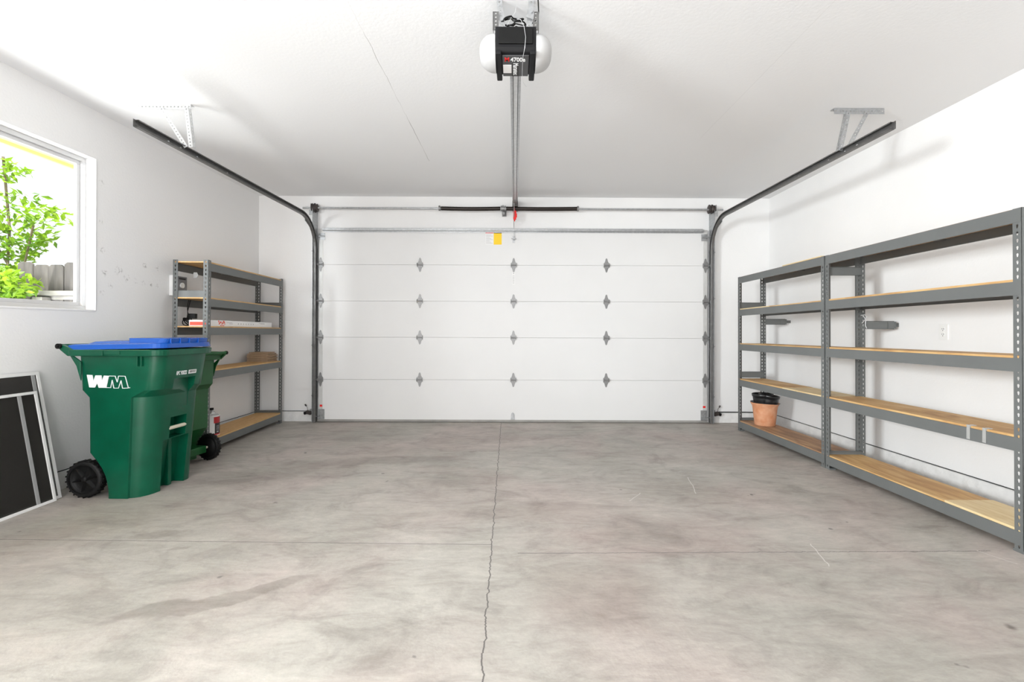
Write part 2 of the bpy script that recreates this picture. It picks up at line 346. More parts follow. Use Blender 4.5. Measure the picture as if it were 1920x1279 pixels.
# ------------------------------------------------------------------ mesh builder
class MB:
    def __init__(s): s.v = []; s.f = []; s.sm = []; s.mi = []; s.cur = 0
    def add(s, vs, fs, smooth=False, mtx=None):
        o = len(s.v)
        s.v += [tuple(mtx @ Vector(p)) if mtx else tuple(p) for p in vs]
        s.f += [tuple(i + o for i in f) for f in fs]; s.sm += [smooth] * len(fs); s.mi += [s.cur] * len(fs); return s
    def box(s, a, b, mtx=None):
        (x0, y0, z0), (x1, y1, z1) = a, b
        return s.add([(x0, y0, z0), (x1, y0, z0), (x1, y1, z0), (x0, y1, z0), (x0, y0, z1), (x1, y0, z1), (x1, y1, z1), (x0, y1, z1)],
                     [(0, 3, 2, 1), (4, 5, 6, 7), (0, 1, 5, 4), (1, 2, 6, 5), (2, 3, 7, 6), (3, 0, 4, 7)], mtx=mtx)
    def bbox(s, a, b, c=0.003, mtx=None):
        """box with chamfered edges"""
        bm = bmesh.new(); bmesh.ops.create_cube(bm, size=1)
        for v in bm.verts:
            v.co = Vector([(a[i] + b[i]) / 2 + v.co[i] * (b[i] - a[i]) for i in range(3)])
        bmesh.ops.bevel(bm, geom=bm.edges[:], offset=c, segments=2, profile=.6, affect='EDGES')
        vs = [v.co.copy() for v in bm.verts]; bm.verts.index_update()
        fs = [tuple(v.index for v in f.verts) for f in bm.faces]; bm.free()
        return s.add(vs, fs, mtx=mtx)
    def cyl(s, p0, p1, r0, r1=None, n=16, cap=True, smooth=True):
        p0, p1 = Vector(p0), Vector(p1); r1 = r0 if r1 is None else r1
        q = (p1 - p0).to_track_quat('Z', 'Y'); vs = []
        for p, r in ((p0, r0), (p1, r1)):
            for i in range(n):
                a = 2 * PI * i / n; vs.append(p + q @ Vector((r * math.cos(a), r * math.sin(a), 0)))
        s.add(vs, [(i, (i + 1) % n, n + (i + 1) % n, n + i) for i in range(n)], smooth)
        if cap: s.add(vs, [tuple(range(n - 1, -1, -1)), tuple(range(n, 2 * n))])
        return s
    def tube(s, pts, r, n=8, closed=False):
        pts = [Vector(p) for p in pts]; N = len(pts); vs = []; up = None
        for i, p in enumerate(pts):
            t = (pts[min(i + 1, N - 1)] - pts[max(i - 1, 0)]).normalized()
            if up is None: up = t.orthogonal().normalized()
            up = (up - t * up.dot(t)).normalized(); sd = t.cross(up)
            for k in range(n):
                a = 2 * PI * k / n; vs.append(p + (up * math.cos(a) + sd * math.sin(a)) * r)
        fs = [(i * n + k, i * n + (k + 1) % n, (i + 1) * n + (k + 1) % n, (i + 1) * n + k) for i in range(N - 1) for k in range(n)]
        s.add(vs, fs, True); s.add(vs, [tuple(range(n - 1, -1, -1)), tuple(range((N - 1) * n, N * n))]); return s
    def lathe(s, prof, n=32, mtx=None, closed=False):
        """profile of (r, z) turned about z"""
        vs = []
        for r, z in prof:
            for i in range(n):
                a = 2 * PI * i / n; vs.append((r * math.cos(a), r * math.sin(a), z))
        m = len(prof); fs = []
        for j in range(m if closed else m - 1):
            j2 = (j + 1) % m
            fs += [(j * n + i, j * n + (i + 1) % n, j2 * n + (i + 1) % n, j2 * n + i) for i in range(n)]
        return s.add(vs, fs, True, mtx)
    def prism(s, poly, o, u, w, nrm, t, mtx=None):
        """2-D outline (in u,w) pushed by t along nrm"""
        o, u, w, nrm = Vector(o), Vector(u), Vector(w), Vector(nrm); n = len(poly)
        a = [o + u * p[0] + w * p[1] for p in poly]; b = [p + nrm * t for p in a]
        return s.add(a + b, [tuple(range(n - 1, -1, -1)), tuple(range(n, 2 * n))] + [(i, (i + 1) % n, n + (i + 1) % n, n + i) for i in range(n)], mtx=mtx)
    def perf(s, o, u, v, n, width, count, pitch=.038, r=.0062, h=.0105, t=.002, kind='key', offu=0.0):
        """steel strip with a row of real punched holes"""
        o, u, v, n = Vector(o), Vector(u), Vector(v), Vector(n)
        w, p = width / 2, pitch / 2
        out = [(w, 0), (w, p), (0 + offu, p), (-w, p), (-w, 0), (-w, -p), (0 + offu, -p), (w, -p)]
        if kind == 'key': hol = [(r, .003), (.75 * r, .8 * h), (0, h), (-.75 * r, .8 * h), (-r, .003), (-.55 * r, -.9 * h), (0, -h), (.55 * r, -.9 * h)]
        else: hol = [(r * math.cos(k * PI / 4), h * math.sin(k * PI / 4)) for k in range(8)]
        hol = [(a + offu, b) for a, b in hol]
        for c in range(count):
            cen = o + v * (pitch * (c + .5)); vs = []
            for dt in (0, t):
                for a, b in out + hol: vs.append(cen + u * a + v * b + n * dt)
            fs = []
            for k in range(8):
                k2 = (k + 1) % 8
                fs.append((k, 8 + k, 8 + k2, k2)); fs.append((16 + k, 16 + k2, 24 + k2, 24 + k)); fs.append((8 + k, 24 + k, 24 + k2, 8 + k2))
            for k in (0, 7, 3, 4): fs.append((k, (k + 1) % 8, 16 + (k + 1) % 8, 16 + k))
            s.add(vs, fs)
        return s
    def build(s, name, m, parent=None, bevel=0, mats=None):
        me = bpy.data.meshes.new(name); me.from_pydata(s.v, [], s.f); me.validate()
        for mm in (mats or [m]): me.materials.append(mm)
        if len(me.polygons) == len(s.sm):
            me.polygons.foreach_set('use_smooth', s.sm); me.polygons.foreach_set('material_index', s.mi)
        bm = bmesh.new(); bm.from_mesh(me); bmesh.ops.recalc_face_normals(bm, faces=bm.faces[:]); bm.to_mesh(me); bm.free()
        o = bpy.data.objects.new(name, me); COL.objects.link(o)
        if parent: o.parent = parent
        if bevel:
            md = o.modifiers.new('bevel', 'BEVEL'); md.width = bevel; md.segments = 2; md.limit_method = 'ANGLE'
        return o

def tag(o, label, cat, group=None):
    o['label'] = label; o['category'] = cat
    if group: o['group'] = group
    return o
def thing(name, label, cat, loc=(0, 0, 0), rot=(0, 0, 0), group=None, scale=None):
    o = bpy.data.objects.new(name, None); COL.objects.link(o); o.location = loc; o.rotation_euler = rot
    o.empty_display_size = .1
    if scale: o.scale = scale
    return tag(o, label, cat, group)
def struct(o): o['kind'] = 'structure'; return o
def copy_tree(o, parent=None):
    c = o.copy(); COL.objects.link(c); c.parent = parent
    for ch in list(o.children): copy_tree(ch, c)
    return c
def text_mesh(name, body, size, m, parent, mtx, bold=0.0, sx=1.0, extrude=0.0004, align='LEFT'):
    cu = bpy.data.curves.new(name, 'FONT'); cu.body = body; cu.size = size; cu.extrude = extrude; cu.offset = bold; cu.align_x = align
    cu.resolution_u = 3
    t = bpy.data.objects.new(name, cu); COL.objects.link(t)
    bpy.context.view_layer.update()
    me = bpy.data.meshes.new_from_object(t.evaluated_get(bpy.context.evaluated_depsgraph_get()))
    bpy.data.objects.remove(t)
    me.transform(mtx @ Matrix.Diagonal((sx, 1, 1, 1))); me.materials.clear(); me.materials.append(m); me.name = name
    o = bpy.data.objects.new(name, me); COL.objects.link(o); o.parent = parent
    return o
def frame_mtx(o, u, v):
    u, v = Vector(u).normalized(), Vector(v).normalized(); n = u.cross(v)
    return Matrix(((u.x, v.x, n.x, o[0]), (u.y, v.y, n.y, o[1]), (u.z, v.z, n.z, o[2]), (0, 0, 0, 1)))

XL, XR, YD, YB = -3.265, 3.238, 5.85, -1.2      # left wall, right wall, door wall, wall behind the camera
ZCL, ZCR = 2.872, 2.857
# ================================================================== STRUCTURE
b = MB(); b.add([(XL - .2, YB - .2, fz(YB - .2)), (XR + .2, YB - .2, fz(YB - .2)), (XR + .2, YD + .3, fz(YD + .3)), (XL - .2, YD + .3, fz(YD + .3)),
                 (XL - .2, YB - .2, -.2), (XR + .2, YB - .2, -.2), (XR + .2, YD + .3, -.2), (XL - .2, YD + .3, -.2)],
                [(0, 1, 2, 3), (7, 6, 5, 4), (0, 4, 5, 1), (1, 5, 6, 2), (2, 6, 7, 3), (3, 7, 4, 0)])
struct(b.build('floor', M['floor']))
b = MB(); b.add([(XL - .3, YB - .3, ZCL), (XR + .3, YB - .3, ZCR), (XR + .3, YD + .3, ZCR), (XL - .3, YD + .3, ZCL),
                 (XL - .3, YB - .3, 3.05), (XR + .3, YB - .3, 3.05), (XR + .3, YD + .3, 3.05), (XL - .3, YD + .3, 3.05)],
                [(3, 2, 1, 0), (4, 5, 6, 7), (0, 1, 5, 4), (1, 2, 6, 5), (2, 3, 7, 6), (3, 0, 4, 7)])
struct(b.build('ceiling', M['ceiling']))
WY0, WY1, WZ0, WZ1 = 2.36, 3.57, 1.32, 2.50       # window opening in view
VY0, VY1 = -1.0, 0.30                             # rear window opening
T = .16
b = MB()
b.box((XL - T, YB - T, -.15), (XL, YD + .15, WZ0)).box((XL - T, YB - T, WZ1), (XL, YD + .15, 2.99))
b.box((XL - T, WY1, WZ0), (XL, YD + .15, WZ1)).box((XL - T, VY1, WZ0), (XL, WY0, WZ1)).box((XL - T, YB - T, WZ0), (XL, VY0, WZ1))
struct(b.build('wall_left', M['wall_left']))
b = MB(); b.box((XR, YB - T, -.15), (XR + T, YD + .15, 2.99)); struct(b.build('wall_right', M['wall']))
# door wall with its opening, built of three pieces
b = MB(); b.box((XL, YD, -.1), (-2.40, YD + T, 2.99)).box((2.36, YD, -.1), (XR, YD + T, 2.99)).box((-2.40, YD, 2.38), (2.36, YD + T, 2.99))
struct(b.build('wall_far', M['wall']))
# wall behind the camera with a wide opening
b = MB(); b.box((XL, YB - T, -.1), (-2.0, YB, 2.99)).box((3.0, YB - T, -.1), (XR, YB, 2.99)).box((-2.0, YB - T, 2.5), (3.0, YB, 2.99))
struct(b.build('wall_near', M['wall']))

# rough painted foundation curb along the walls, with the dark drywall joint above it
def curb(name, pts_in, h0, wall_axis):
    rnd = random.Random(hash(name) % 99); b = MB()
    (xa, ya), (xb, yb) = pts_in
    n = max(8, int(math.hypot(xb - xa, yb - ya) / .05)); vs = []
    nx, ny = wall_axis
    for i in range(n + 1):
        t = i / n; x, y = xa + (xb - xa) * t, ya + (yb - ya) * t
        j = lambda a=.003: rnd.uniform(-a, a)
        zt = h0 + fz(y)
        vs += [(x, y, fz(y) - .02), (x + nx * (.018 + j()), y + ny * (.018 + j()), fz(y) - .02), (x + nx * (.016 + j()), y + ny * (.016 + j()), fz(y) + h0 * .5), (x + nx * .010, y + ny * .010, zt - .004 + j(.002)), (x, y, zt)]
    fs = []
    for i in range(n):
        for k in range(4): fs.append((i * 5 + k, (i + 1) * 5 + k, (i + 1) * 5 + k + 1, i * 5 + k + 1))
    b.add(vs, fs); o = struct(b.build(name, M['curb']))
    g = MB(); g.add([(xa + nx * .004, ya + ny * .004, h0 + fz(ya) + .001), (xb + nx * .004, yb + ny * .004, h0 + fz(yb) + .001), (xb + nx * .004, yb + ny * .004, h0 + fz(yb) + .007), (xa + nx * .004, ya + ny * .004, h0 + fz(ya) + .007),
                     (xa, ya, h0 + fz(ya) + .001), (xb, yb, h0 + fz(yb) + .001), (xb, yb, h0 + fz(yb) + .007), (xa, ya, h0 + fz(ya) + .007)],
                    [(0, 1, 2, 3), (7, 6, 5, 4), (0, 4, 5, 1), (1, 5, 6, 2), (2, 6, 7, 3), (3, 7, 4, 0)])
    g.build('joint_line', M['gap'], o)
curb('baseboard_left', ((XL, YB), (XL, YD)), .125, (1, 0))
curb('baseboard_right', ((XR, YB), (XR, YD)), .125, (-1, 0))
curb('baseboard_far_left', ((XL, YD), (-2.53, YD)), .125, (0, -1))
curb('baseboard_far_right', ((2.50, YD), (XR, YD)), .125, (0, -1))

# windows
def window(name, y0, y1):
    w = bpy.data.objects.new(name, None); COL.objects.link(w); struct(w)
    xa, xb = XL - .125, XL - .075
    f = MB(); fw = .032
    f.bbox((xa, y0, WZ0), (xb, y1, WZ0 + fw)).bbox((xa, y0, WZ1 - fw), (xb, y1, WZ1)).bbox((xa, y0, WZ0 + fw), (xb, y0 + fw, WZ1 - fw)).bbox((xa, y1 - fw, WZ0 + fw), (xb, y1, WZ1 - fw))
    f.build('window_frame', M['trimwhite'], w)
    ym = (y0 + y1) / 2
    for k, (a, c, xo) in enumerate(((ym - .018, y1 - fw, 0), (y0 + fw, ym + .018, -.016))):
        s_ = MB(); sw = .028; X0, X1 = xa + .010 + xo, xa + .034 + xo
        z0, z1 = WZ0 + fw, WZ1 - fw
        s_.bbox((X0, a, z0), (X1, c, z0 + sw)).bbox((X0, a, z1 - sw), (X1, c, z1)).bbox((X0, a, z0 + sw), (X1, a + sw, z1 - sw)).bbox((X0, c - sw, z0 + sw), (X1, c, z1 - sw))
        so = s_.build('window_sash', M['trimwhite'], w)
        g = MB(); g.box((X0 + .009, a + sw, z0 + sw), (X0 + .013, c - sw, z1 - sw)); g.build('window_pane', M['glass'], so)
    r = MB()  # rounded drywall return with its corner bead
    r.bbox((XL - .075, y0 - .001, WZ0 - .012), (XL + .004, y1 + .001, WZ0 + .003), .004)
    r.build('window_sill', M['sill'], w)
    c = MB()
    for (p, q) in (((XL, y0, WZ1), (XL, y1, WZ1)), ((XL, y1, WZ0), (XL, y1, WZ1)), ((XL, y0, WZ0), (XL, y0, WZ1))): c.cyl(p, q, .006, n=10)
    c.build('corner_bead', M['wall'], w)
    return w
window('window_1', WY0, WY1)
window('window_2', VY0, VY1)

# ================================================================== GARAGE DOOR
door = bpy.data.objects.new('door_1', None); COL.objects.link(door); struct(door)
door['label'] = 'white five-panel sectional garage door with steel hinges filling the far wall'
DX0, DX1, DF = -2.475, 2.43, 5.79               # door edges, inner face
ZP = [.035, .540, 1.073, 1.531, 1.989, 2.44]
for i in range(5):
    p = MB(); z0, z1 = ZP[i] + .0006, ZP[i + 1] - .0006
    p.add([(DX0 + .05, DF, z0 + .0006), (DX1 - .05, DF, z0 + .0006), (DX1 - .05, DF, z1 - .0006), (DX0 + .05, DF, z1 - .0006),
           (DX0 + .05, DF + .045, z0 - .0006), (DX1 - .05, DF + .045, z0 - .0006), (DX1 - .05, DF + .045, z1 + .0006), (DX0 + .05, DF + .045, z1 + .0006)],
          [(0, 3, 2, 1), (4, 5, 6, 7), (0, 1, 5, 4), (1, 2, 6, 5), (2, 3, 7, 6), (3, 0, 4, 7)])
    p.build('door_panel', M['door'], door)
    for x in (DX0, DX1 - .052):
        s_ = MB(); s_.box((x, DF - .004, z0), (x + .052, DF + .045, z1)); s_.build('end_stile', M['stile'], door)
s_ = MB(); s_.box((DX0, DF + .002, .012), (DX1, DF + .040, .036)); s_.cyl((DX0, DF + .02, .016), (DX1, DF + .02, .016), .014, n=10)
s_.build('bottom_seal', M['seal'], door)
# stiffening strut, an open hat channel
s_ = MB(); zc = 2.425
prof = [(-.045, .0), (-.045, .004), (-.024, .004), (-.018, .045), (.018, .045), (.024, .004), (.045, .004), (.045, 0)]
s_.prism([(a * .62, b_) for a, b_ in prof], (DX0 + .06, DF - .004, zc), (0, 0, 1), (0, -1, 0), (1, 0, 0), DX1 - DX0 - .12)
s_.build('strut', M['galv'], door)
# hinges: one mesh, copied
def hinge_mesh(m):
    h = MB(); up = [(-.036, .004), (-.031, .022), (-.018, .050), (-.010, .082), (0, .092), (.010, .082), (.018, .050), (.031, .022), (.036, .004)]
    h.prism(up, (0, 0, 0), (1, 0, 0), (0, 0, 1), (0, -1, 0), .003)
    h.prism([(a, -c) for a, c in up], (0, 0, 0), (1, 0, 0), (0, 0, 1), (0, -1, 0), .003)
    for sx in (-1, 1):
        h.prism([(-.003, 0), (-.003, .030), (-.034, .008), (-.034, -.008), (-.003, -.030)], (sx * .033, 0, 0), (0, 1, 0), (0, 0, 1), (sx, 0, 0), .003)
    h.cyl((-.036, -.018, 0), (.036, -.018, 0), .0075, n=10)
    for (x, z) in ((0, .066), (-.012, .038), (.012, .038), (0, -.066), (-.012, -.038), (.012, -.038)): h.cyl((x, -.003, z), (x, -.009, z), .0055, n=6, smooth=False)
    o = h.build('hinge', m, door); return o
hg = hinge_mesh(M['hinge']); first = True
for zi in ZP[1:5]:
    for x in (DX0 + .026, -1.197, -.015, 1.156, DX1 - .026):
        o = hg if first else hg.copy()
        if not first: COL.objects.link(o)
        first = False; o.parent = door; o.location = (x, DF - (.004 if abs(x) > 2 else 0), zi)
        if abs(x) > 2:
            sx = -1 if x < 0 else 1
            r = MB(); r.cyl((0, -.018, 0), (sx * .072, -.018, 0), .0055, n=8); r.cyl((sx * .058, -.018, 0), (sx * .072, -.018, 0), .019, n=16)
            ro = r.build('roller', M['galv'], o)
for sx, x in ((-1, DX0), (1, DX1)):
    t = MB(); xx = x - sx * .005; a = min(xx, xx - sx * .075); c = max(xx, xx - sx * .075)
    t.box((a, DF - .007, 2.30), (c, DF - .004, 2.385)); t.box((a, DF - .05, 2.335), (c, DF - .004, 2.339))
    t.cyl((xx - sx * .06, DF - .03, 2.348), (xx + sx * .045, DF - .03, 2.348), .0055, n=8); t.cyl((xx + sx * .03, DF - .03, 2.348), (xx + sx * .045, DF - .03, 2.348), .019, n=14)
    t.build('top_roller_bracket', M['galv'], door)
    t = MB(); t.box((a, DF - .008, .04), (c, DF - .004, .165)); t.box((a, DF - .035, .04), (c, DF - .004, .045))
    for (u, w) in ((.02, .14), (.055, .14), (.02, .09), (.055, .09)): t.cyl((a + u, DF - .008, w), (a + u, DF - .014, w), .006, n=6, smooth=False)
    t.cyl((xx - sx * .03, DF - .02, .075), (xx + sx * .045, DF - .02, .075), .006, n=8)
    t.build('bottom_bracket', M['galv'], door)
    t = MB(); t.box((x - sx * .036 - .016, DF - .006, .195), (x - sx * .036 + .016, DF - .004, .22)); o = t.build('red_tag', M['red'], door); o['label'] = 'small red warning sticker'
# warning label: white half and yellow half
t = MB(); t.box((-.372, DF - .0015, 2.248), (-.272, DF, 2.40)); lab = t.build('warning_label', M['paper'], door); lab['label'] = 'white and yellow warning label'
t = MB(); t.box((-.268, DF - .0015, 2.248), (-.168, DF, 2.40)); t.build('yellow_half', M['yellow'], lab)
t = MB(); t.box((-.372, DF - .002, 2.39), (-.272, DF - .0014, 2.401)); t.build('red_heading', M['red'], lab)
t = MB(); t.box((-.268, DF - .002, 2.39), (-.168, DF - .0014, 2.401)); t.build('black_heading', M['dark_print'], lab)
t = MB()
for k in range(8): t.box((-.365, DF - .002, 2.262 + k * .015), (-.28 - .02 * (k % 3), DF - .0015, 2.266 + k * .015))
t.build('print_lines', M['grey_print'], lab)
t = MB(); t.box((-.036, DF - .001, 1.745), (.002, DF, 1.90)); o = t.build('instruction_sticker', M['paper'], door)
t = MB()
for k in range(6): t.box((-.03, DF - .0016, 1.76 + k * .018), (-.005, DF - .001, 1.765 + k * .018))
t.box((-.022, DF - .0016, 1.88), (-.010, DF - .001, 1.892)); t.build('print_lines', M['grey_print'], o)
t = MB(); t.prism([(-.022, 0), (-.022, .05), (-.015, .075), (0, .085), (.015, .075), (.022, .05), (.022, 0)], (-.02, DF, .045), (1, 0, 0), (0, 0, 1), (0, -1, 0), .006)
t.box((-.045, DF - .03, .043), (.005, DF, .052)); t.build('lift_handle', M['galv'], door)
t = MB(); t.box((-.03, DF - .004, 2.27), (.0, DF, 2.355)); t.box((-.024, DF - .035, 2.30), (-.020, DF, 2.335)); t.box((-.010, DF - .035, 2.30), (-.006, DF, 2.335)); t.cyl((-.045, DF - .03, 2.318), (.018, DF - .03, 2.318), .005, n=8)
t.build('opener_bracket', M['galv'], door)

# ================================================================== TRACKS
def track(sx, label):
    X = -2.515 if sx < 0 else 2.478                # web of the channel (outer side); lips towards the door centre
    root = thing('door_track', label, 'door track', (X, 5.755, fz(5.755)), group=None)
    inv = Vector((-X, -5.755, -fz(5.755)))
    path = [(5.752, z) for z in [.012, .5, 1.0, 1.5, 2.0, 2.16]]
    R = .385; cy, cz = 5.752 - R, 2.16
    path += [(cy + R * math.cos(a), cz + R * math.sin(a)) for a in [PI / 2 * k / 12 for k in range(1, 13)]]
    ze = 2.535 if sx < 0 else 2.525
    path += [(4.3, 2.545 + (ze - 2.545) * .45), (3.03 if sx < 0 else 3.0, ze)]
    prof = [(.0, -.026), (.026, -.026), (.030, -.023), (.030, -.016), (.028, -.016), (.026, -.023), (.002, -.023), (.002, .023), (.026, .023), (.028, .016), (.030, .016), (.030, .023), (.026, .026), (0, .026)]
    b = MB(); vs = []; N = len(path)
    for i, (y, z) in enumerate(path):
        y0, z0 = path[max(i - 1, 0)]; y1, z1 = path[min(i + 1, N - 1)]
        L = math.hypot(y1 - y0, z1 - z0); ty, tz = (y1 - y0) / L, (z1 - z0) / L
        ny, nz = tz, -ty
        for (d, w) in prof: vs.append(Vector((X - sx * d, y + ny * w, z + nz * w)) + inv)
    m = len(prof)
    fs = [(i * m + k, (i + 1) * m + k, (i + 1) * m + (k + 1) % m, i * m + (k + 1) % m) for i in range(N - 1) for k in range(m)]
    b.add(vs, fs, False); b.add(vs, [tuple(range(m)), tuple(range((N - 1) * m + m - 1, (N - 1) * m - 1, -1))])
    b.build('rail_channel', M['trackmetal'], root)
    # end plate with holes
    b = MB(); ye = path[-1][0]
    b.perf(Vector((X - sx * .003, ye + .003, ze - .026)) + inv, (0, 1, 0), (0, 0, 1), (-sx, 0, 0), .04, 2, pitch=.026, r=.005, h=.005, t=.002, kind='o')
    b.build('end_plate', M['trackmetal'], root)
    # jamb angle behind the vertical track
    b = MB(); b.box(Vector((X + sx * .002 if sx > 0 else X - .006, 5.70, .012)) + inv, Vector((X + .006 if sx > 0 else X - .002, YD, 2.70)) + inv)
    b.box(Vector((X - .002 if sx > 0 else X - .045, YD - .005, .012)) + inv, Vector((X + .045 if sx > 0 else X + .002, YD - .001, 2.70)) + inv)
    b.build('jamb_angle', M['galv'], root)
    for z in (.32, .95, 1.55, 2.13):
        b = MB(); b.box(Vector((X - .004 + sx * .006, 5.715, z)) + inv, Vector((X + .004 + sx * .006, YD - .002, z + .045)) + inv)
        b.cyl(Vector((X + sx * .002, 5.745, z + .022)) + inv, Vector((X + sx * .026, 5.745, z + .022)) + inv, .009, n=6, smooth=False)
        b.build('track_bracket', M['cast'], root)
    # flag bracket carrying the curve
    b = MB()
    b.prism([(0, 0), (-.30, .12), (-.30, .155), (0, .05)], Vector((X + sx * .004, 5.80, 2.36)) + inv, (0, 1, 0), (0, 0, 1), (sx, 0, 0), .003)
    b.prism([(0, -.12), (-.05, -.12), (-.05, .20), (0, .20)], Vector((X + sx * .008, 5.845, 2.36)) + inv, (0, 1, 0), (0, 0, 1), (sx, 0, 0), .003)
    b.build('flag_bracket', M['galv'], root)
    # ceiling hanger
    zc = ZCL if sx < 0 else ZCR
    Yh = 3.455; m_ = M['galv_light'] if sx < 0 else M['galv']
    xa, xb = (-2.85, -2.44) if sx < 0 else (2.40, 2.80)
    zb = (ze + .01)
    b = MB(); n = int((xb - xa) / .027)
    b.perf(Vector((xa, Yh, zc - .022)) + inv, (0, 0, 1), (1, 0, 0), (0, -1, 0), .042, n, pitch=.027, r=.0055, h=.0055, kind='o')
    b.perf(Vector((xa, Yh + .02, zc - .004)) + inv, (0, 1, 0), (1, 0, 0), (0, 0, 1), .042, n, pitch=.027, r=.0055, h=.009, kind='o')
    b.build('ceiling_angle', m_, root)
    xt = X + sx * .004
    ztop = zc - .03
    def strut_(x0, x1, nm, ang=True):
        b = MB(); p0 = Vector((x0, Yh - .006, ztop)); p1 = Vector((x1, Yh - .006, zb)); d = (p1 - p0); L = d.length; d.normalize()
        side = Vector((0, -1, 0)).cross(d)
        cnt = int(L / .024)
        b.perf(p0 + inv, side, d, (0, -1, 0), .03, cnt, pitch=L / cnt, r=.005, h=.006, kind='o')
        if ang: b.perf(p0 + inv + side * .015 * (-sx) + Vector((0, .015, 0)), (0, 1, 0), d, side, .03, cnt, pitch=L / cnt, r=.004, h=.007, kind='o')
        b.build(nm, m_, root)
    strut_(-2.475 if sx < 0 else 2.505, -2.44 if sx < 0 else 2.445, 'hanger_strap')
    strut_(-2.665 if sx < 0 else 2.645, -2.475 if sx < 0 else 2.490, 'diagonal_brace', False)
    for y in (3.32, 3.44, 3.62, 4.0):
        b = MB(); b.cyl(Vector((X - sx * .002, y, ze)) + inv, Vector((X - sx * .007, y, ze)) + inv, .007, n=8)
        b.build('bolt', M['galv_light'], root)
    return root
track(-1, 'dark steel door track on the window side, curving up from floor to ceiling hanger')
track(1, 'dark steel door track on the long-shelf side, curving up from floor to ceiling hanger')

# safety sensors beside the track feet
def sensor(sx, label):
    X = -2.60 if sx < 0 else 2.555
    r = thing('safety_sensor', label, 'sensor', (X, 5.80, .10))
    b = MB(); b.bbox((-.032, -.03, -.002), (.032, .015, .042), .006, Matrix.Rotation(sx * -.25, 4, 'Y'))
    b.build('housing', M['cast'], r)
    b = MB(); b.cyl((sx * .03, -.01, .015), (sx * .052, -.01, .010), .018, .020, n=14); b.build('lens_hood', M['blackplastic'], r)
    b = MB(); b.box((-sx * .03 - .02, .01, .00), (-sx * .03 + .02, .045, .06)); b.build('mount_bracket', M['galv'], r)
    b = MB(); b.tube([(sx * .01, 0, .045), (sx * .02, 0, .065), (sx * .018, .0, .078), (sx * .038, 0, .105)], .0022, n=6); b.cyl((sx * .033, 0, .10), (sx * .048, 0, .122), .009, n=8)
    b.build('wing_bolt', M['cast'], r)
sensor(-1, 'small dark safety sensor low beside the track foot nearer the bins')
sensor(1, 'small dark safety sensor low beside the track foot nearer the flower pot')
b = MB(); b.tube([(2.60, 5.835, .137), (2.8, 5.836, .137), (3.0, 5.836, .136), (XR - .01, 5.836, .136)], .004, n=6)
tag(b.build('sensor_wire', M['blackplastic']), 'thin black wire along the curb top from the far right sensor', 'wire')

# ================================================================== TORSION BAR
tb = thing('torsion_spring_bar', 'torsion shaft with two black springs above the garage door', 'door spring', (0, 5.74, 2.69))
b = MB(); b.cyl((-2.655, 0, 0), (2.60, 0, -.006), .0125, n=14); b.build('shaft', M['galv'], tb)
def spring_mesh(x0, x1, sag, nm):
    b = MB(); n = 90; L = x1 - x0; vs = []; seg = 12
    for i in range(n * 2 + 1):
        t = i / (n * 2); r = .0265 if i % 2 == 0 else .0235
        zc = -sag * math.sin(PI * t)
        for k in range(seg): a = 2 * PI * k / seg; vs.append((x0 + L * t, r * math.cos(a), zc + r * math.sin(a)))
    b.add(vs, [(i * seg + k, i * seg + (k + 1) % seg, (i + 1) * seg + (k + 1) % seg, (i + 1) * seg + k) for i in range(n * 2) for k in range(seg)], True)
    return b.build(nm, M['spring'], tb)
spring_mesh(-.925, -.185, .006, 'spring'); spring_mesh(-.11, .775, .004, 'spring')
for x, w in ((-.945, .022), (-.17, .02), (-.125, .02), (.785, .022)):
    b = MB(); b.cyl((x - w / 2, 0, 0), (x + w / 2, 0, 0), .031, n=14)
    for a in range(3): b.cyl((x, 0, 0), (x, .036 * math.cos(a * 2.1), .036 * math.sin(a * 2.1)), .006, n=6)
    b.build('winding_cone', M['hinge'], tb)
b = MB(); b.box((-.155, -.006, -.07), (-.148, .108, .045)); b.box((-.165, .100, -.075), (-.110, .108, .05)); b.cyl((-.16, 0, 0), (-.14, 0, 0), .036, n=14); b.box((-.165, -.012, -.075), (-.13, .01, -.045))
b.build('center_bracket', M['hinge'], tb)
for sx, x in ((-1, -2.50), (1, 2.46)):
    b = MB()
    mt = Matrix.Translation((x, 0, 0)) @ Matrix.Rotation(PI / 2, 4, 'Y')
    b.lathe([(.012, -.036), (.056, -.036), (.056, -.030), (.044, -.026), (.044, -.008), (.058, -.003), (.058, .003), (.044, .008), (.044, .022), (.050, .028), (.034, .034), (.012, .036)], 24, mt)
    b.build('cable_drum', M['cast'], tb)
    b = MB(); b.box((x + sx * .045 - .002, -.035, -.06), (x + sx * .045 + .002, .108, .05)); b.box((x + sx * .045 - .02, -.03, -.095), (x + sx * .045 + .02, -.026, -.03)); b.build('end_bracket', M['galv'], tb)
    b = MB(); b.cyl((x - sx * .012, .045, .0), (x - sx * .006, .045, -2.6), .002, n=5); b.build('lift_cable', M['galv'], tb)

